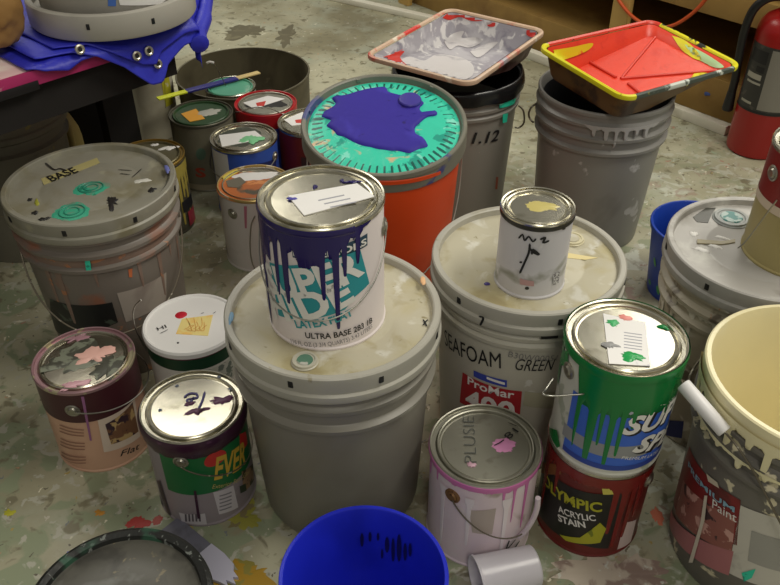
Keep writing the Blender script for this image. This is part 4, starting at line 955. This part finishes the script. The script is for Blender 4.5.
zt = ev.zl
ev.stroke([(184, 398), (189, 394), (196, 394), (197, 398), (187, 400), (190, 403), (194, 397)], .0035, VI2, top=zt); ev.stroke([(205, 392), (202, 402), (198, 410)], .0035, VI2, top=zt)
ev.blob('paint_splat', 196, 411, .014, .007, zt, PL2, 5, .7); ev.blob('paint_splat', 223, 400, .018, .009, zt, PL2, 9, .55); ev.blob('paint_splat', 190, 404, .008, .004, zt, PL2, 11, .6)
for i, (px, py) in enumerate(((177, 386), (219, 377), (160, 410), (230, 389))): ev.blob('paint_spot', px, py, .003, .002, zt, pm('spot_bluegrey', (120, 130, 150), .4), 40 + i, .4)
P = [on_plane(px, py, (-.235, .875, .1), (.9, -.43, 0)) for px, py in ((244, 394), (250, 410), (254, 430), (257, 452), (258, 472))]
bail_on(ev, 156, .147, WIRE_DIRTY, drop=.05, flare=.0, r=.0011)
# -- beige can with the pink topped lid
BGB = pm('beige_can', (206, 164, 138), .42, spots=[((190, 146, 122), 7, .56, .15)])
DP = pm('plum_brown_band', (66, 26, 34), .35, spots=[((90, 46, 46), 8, .6, .1)])
bc = can('paint_can', 'beige can with dark plum band and pink splat on its lid', -.512, 1.028, BGB, R=.0815, H=.19, ear_az=(-28, 152), rim=pm('mauve_tin', (176, 140, 146), .35, .6, spots=[((190, 180, 150), 30, .55)]))
bb_ = lathe('band', [(.0825, .122), (.0826, .183), (.0815, .184)], DP, bc.o, 80)
lb = bc.wall('label_photo', [(96, 412), (133, 390), (140, 436), (104, 452)], pm('label_cream', (214, 196, 180), .45))
bc.wall('photo_room', [(105, 424), (132, 402), (138, 431), (111, 444)], pm('photo_room', (120, 84, 60), .45, spots=[((190, 160, 110), 30, .5), ((60, 40, 50), 50, .58)]), .0012, lb)
bc.text('Flat', (120, 456), (139, 448), 6, BLACK, .0014, shear=.2, parent=lb)
for k in range(3):
    for q in range(3): bc.wall('print_line', [(60 + k, 424 + k * 13.5 + q * 3), (84 + k, 429 + k * 13.5 + q * 3), (84 + k, 430 + k * 13.5 + q * 3), (60 + k, 425 + k * 13.5 + q * 3)], pm('print_brown', (150, 110, 92), .5), .0012)
bc.wall('paint_drip', [(81, 396), (84, 396), (92, 440), (90, 440)], pm('drip_mauve', (150, 96, 140), .35), .0016)
zt = bc.zl
MOT = pm('mottled_dark', (70, 70, 60), .4, spots=[((120, 124, 108), 40, .5, .05)])
bc.blob('paint_mottle', 80, 358, .050, .034, zt, MOT, 22, .55, th=.0008); bc.blob('paint_mottle', 108, 366, .026, .030, zt, MOT, 27, .6, th=.0009)
PKP = pm('flesh_pink_paint', (226, 178, 166), .35, var=.04)
bc.blob('paint_splat', 95, 356, .028, .020, zt + .0006, PKP, 31, .55, th=.002); bc.blob('paint_splat', 74, 385, .016, .010, zt + .0004, pm('mauve_pink', (206, 160, 170), .35), 33, .6); bc.blob('paint_splat', 76, 338, .020, .010, zt, pm('mauve_dull', (160, 120, 130), .4), 36, .6)
bail_on(bc, 152, .15, WIRE, drop=.012, flare=.012, r=.0012)
# -- can with the white plastic lid
WL = pm('white_lid', (232, 230, 228), .35, var=.02)
wc = can('paint_can', 'can with white plastic lid and yellow sticky note beside plain grey bucket', -.351, 1.124, pm('white_can', (214, 210, 204), .42, spots=[((190, 184, 170), 9, .6, .1)]), R=.0815, H=.19, lid=WL, plastic_lid=True, ears=False)
lathe('band', [(.0822, .148), (.0825, .174), (.0815, .175)], pm('band_green', (20, 62, 40), .4), wc.o, 72)
lathe('band_edge', [(.0830, .1735), (.0836, .178), (.0825, .179)], pm('band_plum', (110, 30, 60), .4), wc.o, 72)
wc.patch('label_print', 5, 60, .10, .144, pm('print_green_grey', (110, 120, 112), .5, spots=[((190, 190, 180), 70, .5)]), .0012)
zt = wc.zl
wc.lid_poly('sticky_note', [(182, 319), (213, 315), (208, 336), (176, 334)], zt, pm('note_yellow', (236, 216, 140), .5, spots=[((240, 196, 110), 30, .55, .1)]))
for i in range(9): wc.stroke([(186 + i * 2.6, 318 + (i % 3) * 4), (190 + i * 2, 326 + (i % 2) * 5), (184 + i * 2.2, 330)], .0011, pm('note_orange', (220, 160, 80), .5), top=zt + .0002, name='note_writing')
wc.blob('red_dot', 181, 315, .011, .010, zt, pm('dot_red', (196, 30, 50), .4), 3, .05)
wc.lid_text('HI', (158, 331), (167, 328), 6, zt, BLACK, h=.010); wc.stroke([(160, 334), (168, 330)], .0012, BLACK, top=zt)
wc.stroke([(201, 314), (204, 313)], .0012, BLACK, top=zt); wc.stroke([(213, 314), (216, 312)], .0012, BLACK, top=zt); wc.blob('dark_spot', 178, 343, .0018, .0018, zt, DKRING, 5, .2)
bail_on(wc, -108, .158, WIRE, drop=-.015, flare=.0, r=.0012) if False else None
P = [on_plane(px, py, (-.43, 1.10, .15), (-.3, -.95, 0)) for px, py in ((141, 300), (135, 306), (133, 316), (136, 330), (143, 344), (151, 356), (162, 366), (176, 373))]
tube('bail', spline([tuple(wc.loc(p)) for p in P], 5), .0013, WIRE, wc.o, 8)
# -- quart can
qc = can('quart_can', 'small quart can with black scribble standing on the white bucket', .214, 1.022, pm('scuffed_white_can', (204, 202, 206), .42, spots=[((150, 150, 140), 14, .60, .08), ((228, 226, 228), 20, .58, .1)]), z=wb.zl + .0002, R=.0525, H=.131, ears=False, group='quart cans', seg=64)
lathe('dark_rim', [(.0528, .119), (.0545, .121), (.0548, .127), (.0540, .1285)], pm('rim_black', (40, 38, 32), .4), qc.o, 64)
qc.stroke([(519, 238), (523, 234), (525, 240), (529, 236), (533, 241), (536, 238)], .0026, BLACK); qc.stroke([(540, 239), (545, 237), (543, 242), (549, 240)], .0034, BLACK)
qc.stroke([(530, 243), (529, 252), (524, 264), (520, 273)], .0032, BLACK); qc.stroke([(529, 247), (534, 252), (539, 254), (533, 249), (532, 254)], .0034, BLACK)
qc.blob('paint_pool', 541, 207, .030, .016, qc.zl - .001, pm('pool_yellowish', (196, 182, 110), .3), 4, .3); 
qc.wall('label_print', [(520, 278), (534, 281), (534, 286), (520, 284)], pm('print_rose', (190, 150, 150), .5)); qc.wall('barcode_bar', [(553, 273), (560, 270), (558, 283), (552, 285)], pm('bar_dim', (120, 116, 120), .5, spots=[((200, 200, 200), 400, .5)]))
for i, (px, py, r) in enumerate(((541, 227, .004), (563, 228, .003), (527, 288, .003), (521, 262, .002))):
    a, zz = qc.side(px, py); qc.wall('paint_spot', [(px + 2.2 * math.cos(k) * r / .003, py + 1.6 * math.sin(k) * r / .003) for k in [2 * PI * j / 10 for j in range(10)]], DKRING)
# -- red and beige can on the right bucket
rc = can('paint_can', 'red topped beige can standing on the white lid with the ringed spout cap', .652, 1.094, pm('beige_can_body', (170, 156, 104), .42, spots=[((150, 136, 86), 9, .55, .15)]), z=rb.zl + .0002, R=.0815, H=.19, ear_az=(-52, 128))
lathe('band', [(.0825, .098), (.0826, .183), (.0815, .184)], pm('band_red', (128, 24, 24), .4), rc.o, 72); lathe('label_strip', [(.0829, .094), (.0829, .108)], pm('strip_pale', (206, 190, 170), .5), rc.o, 72)
tube('bail', spline([tuple(rc.loc(p)) for p in [on_plane(px, py, (.63, 1.02, .45), (-.3, -.95, 0)) for px, py in ((777, 200), (768, 212), (756, 228), (745, 242), (738, 248))]], 5), .0012, WIRE, rc.o, 8)

# -- far group -----------------------------------------------------------------
bl_ = can('paint_can', 'blue and white can with green splat on its white sticker', -.361, 1.846, pm('blue_can', (50, 84, 176), .4, spots=[((40, 66, 140), 8, .58, .1)]), ear_az=(60, -120))
bl_.patch('label', -75, -32, .004, .18, pm('pale_side', (206, 206, 206), .42), .0008); bl_.wall('label_text', [(254, 164), (276, 157), (276, 170), (256, 177)], pm('blue_ink_dark', (26, 34, 90), .5, spots=[((120, 140, 190), 60, .6)]))
st = bl_.lid_poly('sticker', [(219, 135.5), (255, 131), (265, 139), (222, 147)], bl_.zl, PAPER, th=.001); bl_.blob('paint_splat', 251, 139, .024, .022, bl_.zl + .001, pm('mint_paint', (130, 206, 150), .4), 5, .5)
bl_.blob('lid_stain', 240, 137, .055, .052, bl_.zl - .0004, pm('lid_dark_stain', (70, 74, 62), .35), 8, .12, th=.0006)
bail_on(bl_, 60, .15, WIRE, drop=.03, flare=.010, r=.0013)
gl = can('paint_can', 'drab grey can with orange sticker on its dark green lid', -.492, 1.985, pm('drab_can', (112, 108, 90), .45, spots=[((96, 90, 74), 8, .55, .15)]), rim=pm('drab_rim', (96, 94, 80), .4, .4), lid=pm('dark_green_lid', (46, 78, 46), .35, spots=[((80, 90, 60), 14, .55, .1)]), ears=False)
gl.patch('foot_band', -100, 100, .006, .022, pm('band_tan', (150, 140, 116), .5)); gl.text('S', (196, 176), (206, 177), 9, pm('red_ink', (160, 60, 40), .5), bold=.03)
gl.wall('label_ring', [(201 + 5 * math.cos(k), 154 + 6 * math.sin(k)) for k in [2 * PI * j / 20 for j in range(20)]], pm('ring_green', (84, 110, 92), .5))
gl.lid_poly('sticker', [(181, 114), (196, 109), (205, 119), (190, 122)], gl.zl, pm('sticker_orange', (236, 170, 60), .5), th=.001); gl.blob('paint_splat', 208, 113, .030, .016, gl.zl + .0004, pm('splat_pale_grey', (190, 190, 180), .4), 6, .6)
tc = can('paint_can', 'can with pale turquoise lid inside the dark tub', -.450, 2.196, pm('dull_white_can', (170, 170, 158), .45), z=.0085, R=.070, H=.164, lid=pm('turquoise_lid', (96, 176, 146), .35, spots=[((170, 200, 180), 12, .55, .1)]), ears=False)
rl = can('paint_can', 'can with red rim and black and white lid beside the dark tub', -.331, 2.046, pm('royal_blue_can', (50, 70, 150), .4), rim=pm('red_rim', (186, 30, 36), .35), ear_az=(75, -105), lid=TIN_DULL)
lathe('red_band', [(.0825, .150), (.0828, .183), (.0815, .184)], pm('band_crimson', (170, 26, 32), .35), rl.o, 64)
rl.patch('label', 20, 80, .01, .145, pm('side_red', (140, 30, 30), .4)); rl.blob('lid_stain', 268, 103, .048, .030, rl.zl, DKRING, 12, .35, th=.0006)
rl.lid_poly('sticker', [(243, 103), (268, 96), (285, 99), (254, 109)], rl.zl + .0004, PAPER, th=.001); rl.lid_poly('sticker_mark', [(256, 103), (266, 101), (264, 106), (257, 106)], rl.zl + .0014, pm('mark_red', (206, 60, 50), .5), th=.0004)
bail_on(rl, 75, .15, WIRE, drop=-.05, flare=-.035, r=.0012)
rd = can('paint_can', 'dark red can tucked between the blue can and the orange bucket', -.204, 1.932, pm('oxblood_can', (104, 24, 22), .4), ears=False)
rd.patch('label_photo', -20, 50, .05, .13, pm('photo_dark', (60, 34, 36), .45, spots=[((140, 80, 60), 30, .56), ((46, 50, 90), 24, .6)]))
rd.patch('label_foot', -10, 50, .005, .04, pm('foot_navy', (40, 40, 80), .45)); rd.lid_poly('sticker', [(284, 120), (303, 112), (306, 124), (292, 126)], rd.zl, PAPER, th=.001); rd.lid_poly('sticker_mark', [(295, 120), (303, 119), (301, 123), (296, 123)], rd.zl + .001, pm('mark_red', (206, 60, 50), .5), th=.0004)
ph = can('paint_can', 'plain white can with orange brown paper on its lid behind the white can', -.305, 1.620, pm('ivory_can', (206, 200, 196), .42, spots=[((186, 178, 170), 8, .58, .15)]), ear_az=(-42, 70), rim=pm('tan_tin', (196, 170, 110), .35, .6, spots=[((226, 216, 190), 30, .55)]), ear=TIN_DULL)
zt = ph.zl
ph.blob('paper_cover', 246, 186, .068, .066, zt - .0005, pm('paper_brown', (190, 110, 60), .5, spots=[((96, 90, 74), 16, .56, .05), ((226, 150, 90), 22, .60), ((150, 84, 50), 12, .6, .1)]), 4, .06, th=.001)
ph.blob('white_paper', 256, 176, .052, .020, zt + .0006, PAPER, 7, .2, th=.001); ph.lid_poly('grey_picture', [(226, 181), (240, 177), (246, 182), (238, 188), (228, 187)], zt + .001, pm('picture_grey', (116, 110, 96), .5), th=.0006); ph.lid_poly('yellow_strip', [(222, 176), (236, 169), (240, 171), (224, 181)], zt + .001, pm('strip_yellow', (216, 200, 90), .5), th=.0005)
ph.patch('label_print', 30, 62, .02, .15, pm('print_pale_grey', (166, 162, 168), .5, spots=[((210, 206, 206), 60, .5)])); ph.wall('paint_drip', [(244, 206), (247, 206), (247, 228), (245, 228)], pm('drip_rose', (180, 110, 130), .4), .0014)
tube('bail', spline([tuple(ph.loc(p)) for p in [on_plane(px, py, (-.25, 1.535, .1), (.1, -.99, 0)) for px, py in ((255, 216), (251, 226), (250, 246), (252, 262), (258, 274), (266, 282))]], 5), .0013, WIRE, ph.o, 8)
bh = can('paint_can', 'dark can with yellow and red drips behind the turquoise ringed bucket', -.572, 1.752, pm('dark_can', (70, 66, 54), .42, spots=[((150, 140, 70), 16, .60), ((100, 96, 80), 10, .55, .1)]), rim=pm('gold_rim', (170, 140, 70), .35, .7), lid=pm('olive_lid', (110, 104, 76), .35, .5), ears=False)
bh.drips('paint_drips', 20, 85, .178, .15, [(30, .06, 3), (42, .02, 3.5), (52, .09, 3), (62, .04, 3), (72, .11, 2.5)], pm('drip_yellow_dull', (166, 150, 70), .35), seed=3)
bh.patch('paint_run', 50, 75, .01, .05, pm('run_crimson', (150, 40, 60), .4), .003); bh.patch('paint_run', 40, 75, .055, .085, pm('run_black', (30, 30, 34), .3), .003); bh.blob('paint_splat', 168, 148, .020, .010, bh.zl, WHITE_INK, 5, .5); bh.blob('paint_splat', 155, 145, .010, .006, bh.zl, WHITE_INK, 9, .5)
# tub, stirring stick, brush wire
TUBC = pm('tub_grey', (92, 86, 66), .5, spots=[((70, 64, 48), 7, .52, .15), ((120, 112, 88), 12, .62, .1)])
tu = empty('tub', (-.430, 2.306, 0)); tag(tu, 'wide dark grey tub on the bare floor behind the small cans', 'tub')
lathe('body', [(0, 0), (.184, 0), (.188, .004), (.192, .165), (.195, .166), (.195, .170), (.190, .170), (.187, .02), (.184, .008), (0, .008)], TUBC, tu, 90)
lathe('residue', [(.1865, .030), (.15, .0095), (0, .0085)], pm('tub_residue', (128, 122, 92), .5, spots=[((150, 146, 116), 8, .5, .1)]), tu, 64) if False else None
zst = .0085 + tc.H + .003
a, b = at(157.5, 98.5, zst + .002), at(259, 72, zst + .002)
def stick_seg(name, k0, k1, w, th, mat, parent, a=a, b=b):
    d = (b - a); L_ = d.length; ang = math.atan2(d.y, d.x); mid = (a + b) / 2
    return finish(name, box_bm((L_ * (k0 - .5), -w / 2, -th / 2), (L_ * (k1 - .5), w / 2, th / 2), bev=.0012), mat, parent, sharp=30)
ss = empty('stir_stick', ((a.x + b.x) / 2, (a.y + b.y) / 2, zst + .001), math.atan2(b.y - a.y, b.x - a.x)); tag(ss, 'wooden stirring stick with yellow end and blue middle lying across turquoise lid', 'stirring stick')
stick_seg('yellow_end', 0, .30, .021, .004, pm('stick_yellow', (214, 222, 40), .45), ss); stick_seg('blue_middle', .27, .77, .023, .0052, pm('stick_blue', (46, 44, 130), .4), ss); stick_seg('bare_end', .75, 1, .020, .004, pm('stick_wood', (214, 190, 130), .55), ss)
w0 = at(227, 87, zst + .006); dpt = [on_plane(px, py, w0, (0, -1, 0)) for px, py in ((226, 86), (222, 78), (217, 68), (214, 63), (210, 62), (207, 63))]
wi = empty('wire_hook', dpt[0]); tag(wi, 'thin wire with white tip sticking up from the turquoise lid', 'wire')
tube('shaft', spline([tuple(p - dpt[0]) for p in dpt[:4]], 4), .0011, WIRE, wi, 8); tube('tip', spline([tuple(p - dpt[0]) for p in dpt[3:]], 4), .0034, WHITE_INK, wi, 10)
# white pail with yellow stripe beside the table's end
pl = Th('plastic_pail', 'tall white plastic pail with yellow paint stripe under the tarp corner', 'pail', -.702, 2.262, Rb=.070, Rt=.073, H=.25)
lathe('body', [(0, 0), (.068, 0), (.070, .003), (.0727, .238), (.0752, .240), (.0752, .250), (.0715, .250), (.068, .01), (0, .008)], pm('aged_white_plastic', (196, 190, 170), .45, spots=[((170, 162, 136), 7, .55, .15)]), pl.o, 60)
pl.patch('yellow_stripe', 32, 58, .10, .236, pm('stripe_yellow', (190, 184, 50), .45, spots=[((206, 200, 150), 30, .6)])); pl.wall('seam', [(163, 66), (164, 66), (166, 108), (165, 108)], pm('seam_grey', (130, 126, 110), .5))
# small blue pail right
PB = pm('blue_pail', (28, 66, 170), .38, spots=[((22, 52, 140), 8, .55, .15)])
def pail(name, label, x, y, H, Rt, Rb, mat, z=0, lip=.004):
    t = Th(name, label, 'pail', x, y, z, 'blue pails', Rb=Rb, Rt=Rt, H=H)
    lathe('body', [(0, .003), (Rb - .006, .003), (Rb - .004, 0), (Rb, .002), (t.R(H - .02), H - .02), (t.R(H - .018) + .002, H - .018), (Rt + .001, H - .008), (Rt + lip, H - .006), (Rt + lip, H - .001), (Rt + lip - .001, H), (Rt - .001, H), (Rt - .0025, H - .002), (Rb - .003 + (Rt - Rb) * .5, H * .5), (Rb - .004, .012), (Rb - .008, .008), (Rb * .6, .007), (Rb * .58, .010), (0, .010)], mat, t.o, 80)
    return t
sb = pail('pail', 'small blue pail with green splashes behind the lidded white bucket', .655, 1.472, .172, .097, .078, PB)
for i, (px, py) in enumerate(((655, 262), (661, 275), (650, 282), (658, 290), (664, 256))): sb.wall('paint_splat', [(px + (1.2 + .4 * (i % 2)) * math.cos(k), py + (5 - i % 3) * math.sin(k + .5)) for k in [2 * PI * j / 8 for j in range(8)]], pm('splash_green', (70, 150, 90), .4))
sb.wall('ear', [(648, 219), (653, 219), (653, 226), (648, 226)], BLACK, .003)
# front blue pail
fp = pail('pail', 'bright blue pail open at the top between grey bucket and the frame edge', -.033, .611, .20, .103, .086, pm('bright_blue_pail', (32, 44, 196), .32, spots=[((26, 36, 166), 6, .56, .2)], var=.05))
fp.o['label'] = 'bright blue empty pail in front of the plain grey bucket'
for i, (px, py, w, h) in enumerate(((387, 545, 2.2, 8), (393, 550, 1.8, 12), (399, 548, 2.4, 14), (405, 552, 1.8, 9), (410, 550, 1.6, 7), (378, 537, 1.3, 4), (370, 537, 1.6, 5), (362, 540, 1.8, 7), (382, 554, 1.2, 5))):
    # dark dribbles on the inner far wall
    rI = lambda z: .0835 + (.103 - .0865) * z / .2 * 1.0 - .0012
    bm = bmesh.new(); vs = []
    for k in [2 * PI * j / 12 for j in range(12)]:
        dd = ray_dir(px + w * math.cos(k), py + h * math.sin(k)); o_ = CAM - Vector((fp.x, fp.y, 0)); r_ = .094
        for _ in range(5):
            A_ = dd.x ** 2 + dd.y ** 2; B_ = o_.x * dd.x + o_.y * dd.y; C_ = o_.x ** 2 + o_.y ** 2 - r_ * r_
            kk = (-B_ + math.sqrt(max(B_ * B_ - A_ * C_, 0))) / A_; p_ = o_ + dd * kk; r_ = .0815 + .0189 * p_.z / .2 - .0012
        vs.append(bm.verts.new(fp.inv @ p_))
    bm.faces.new(vs); finish('paint_dribble', bm, pm('dribble_dark', (24, 22, 70), .35), fp.o)
fp.stroke([(300, 540), (297, 543)], .001, DKRING) if False else None
# black rimmed pail bottom left
BKP = pm('black_crusted_plastic', (32, 33, 31), .42, spots=[((112, 116, 112), 90, .60), ((48, 84, 66), 14, .58, .05)], bump=.5, bscale=110)
bp_ = Th('pail', 'black rimmed pail with dusty grey lid at the front edge', 'pail', -.331, .567, Rb=.098, Rt=.108, H=.2)
lathe('body', [(0, 0), (.096, 0), (.098, .003), (.107, .175), (.1075, .182), (0, .182)], BKP, bp_.o, 80)
lathe('lid_rim', [(.108, .168), (.1125, .168), (.1140, .176), (.1150, .194), (.1135, .200), (.108, .2030), (.101, .200), (.099, .194)], BKP, bp_.o, 90)
lathe('lid_plate', [(.0995, .1942), (.096, .1925), (.06, .1935), (0, .194)], pm('dusty_dark_lid', (78, 76, 68), .36, spots=[((54, 52, 46), 22, .5, .15), ((112, 112, 108), 16, .58, .15), ((120, 110, 84), 46, .64, .05)]), bp_.o, 80)
bp_.blob('paint_spot', 69, 555, .0035, .006, .1935, pm('spot_cobalt', (70, 74, 200), .4), 3, .4)
bp_.o['label'] = 'black rimmed pail with dusty dark lid beside the grey scraper stick'
# flat grey stick with pale dipped end on the floor
a, b = at(163, 520, .004), at(240, 586, .004)
d = b - a; L_ = d.length; pst = empty('paint_stick', ((a.x + b.x) / 2, (a.y + b.y) / 2, 0), math.atan2(d.y, d.x)); tag(pst, 'flat grey stick with pale lilac end lying on the floor', 'paint stick')
bm = box_bm((-L_ * .42, -.020, .0012), (L_ * .06, .020, .0062), bev=.0015); finish('grey_part', bm, pm('stick_slate', (112, 112, 126), .5, spots=[((96, 96, 106), 20, .55, .1)]), pst, sharp=30)
bm = bmesh.new(); out = [(L_ * .02, -.0205), (L_ * .20, -.0215), (L_ * .30, -.020), (L_ * .36, -.016), (L_ * .44, -.013), (L_ * .38, -.008), (L_ * .47, -.003), (L_ * .40, .002), (L_ * .44, .007), (L_ * .36, .010), (L_ * .32, .018), (L_ * .18, .0215), (L_ * .02, .0205)]
f = bm.faces.new([bm.verts.new((x, y, .0008)) for x, y in out]); r = bmesh.ops.extrude_face_region(bm, geom=[f])
for v in r['geom']:
    if isinstance(v, bmesh.types.BMVert): v.co.z = .0072
finish('pale_end', bm, pm('lilac_paint', (196, 194, 212), .45, spots=[((206, 206, 150), 30, .64), ((170, 168, 186), 14, .6, .1)]), pst, smooth=False)
# clear plastic cup lying on its side
CUPM = pm('cloudy_plastic', (240, 236, 242), .30, trans=.5, var=.02)
c0, c1 = at(476, 580, .036), at(542, 564, .036)
cu = empty('plastic_cup', (c0.x, c0.y, .0365), math.atan2(c1.y - c0.y, c1.x - c0.x)); tag(cu, 'cloudy clear plastic cup lying on its side before the pinkish can', 'cup')
Lc = .094
Mx = Matrix.Rotation(PI / 2, 4, 'Y')
lathe('body', [(0, Lc), (.029, Lc), (.031, Lc - .002), (.0345, .004), (.0362, .003), (.0362, 0), (.0338, 0), (.0300, Lc - .004), (0, Lc - .0035)], CUPM, cu, 56, Mx)

# ================================================================== LIGHT
def area(name, loc, target, sx, sy, power, col=(1, .955, .84)):
    l = bpy.data.lights.new(name, 'AREA'); l.shape = 'RECTANGLE'; l.size = sx; l.size_y = sy; l.energy = power; l.color = col
    o = bpy.data.objects.new(name, l); C.objects.link(o); o.location = loc
    o.rotation_euler = (Vector(target) - Vector(loc)).to_track_quat('-Z', 'Y').to_euler(); return o
area('ceiling_and_fill_lamp', (-1.25, 3.45, 2.75), (-1.25, 3.45, 0), 1.1, 2.2, 38)
area('ceiling_and_fill_lamp', (2.1, 3.5, 2.75), (2.1, 3.5, 0), 1.1, 2.2, 58)
area('ceiling_and_fill_lamp', (1.45, .9, 2.75), (1.45, .9, 0), .6, 1.25, 46)
area('ceiling_and_fill_lamp', (.2, -1.4, 2.75), (.2, -1.4, 0), .6, 1.25, 26)  # frontal fill lamp added behind the camera to brighten the front faces
w = bpy.data.worlds.new('room'); bpy.context.scene.world = w; w.use_nodes = True
bg = w.node_tree.nodes['Background']; bg.inputs[0].default_value = (.76, .73, .64, 1); bg.inputs[1].default_value = .28
# ================================================================== CAMERA
cd = bpy.data.cameras.new('camera'); cam = bpy.data.objects.new('camera', cd); C.objects.link(cam)
cd.sensor_fit = 'HORIZONTAL'; cd.sensor_width = 36; cd.lens = F * 36 / 780; cd.clip_start = .02
cam.location = CAM; cam.rotation_euler = (PI / 2 - PITCH, 0, 0)
sc = bpy.context.scene; sc.camera = cam
sc.view_settings.view_transform = 'Standard'; sc.view_settings.look = 'None'; sc.view_settings.exposure = -0.05; sc.view_settings.gamma = 1; sc.view_settings.use_curve_mapping = False
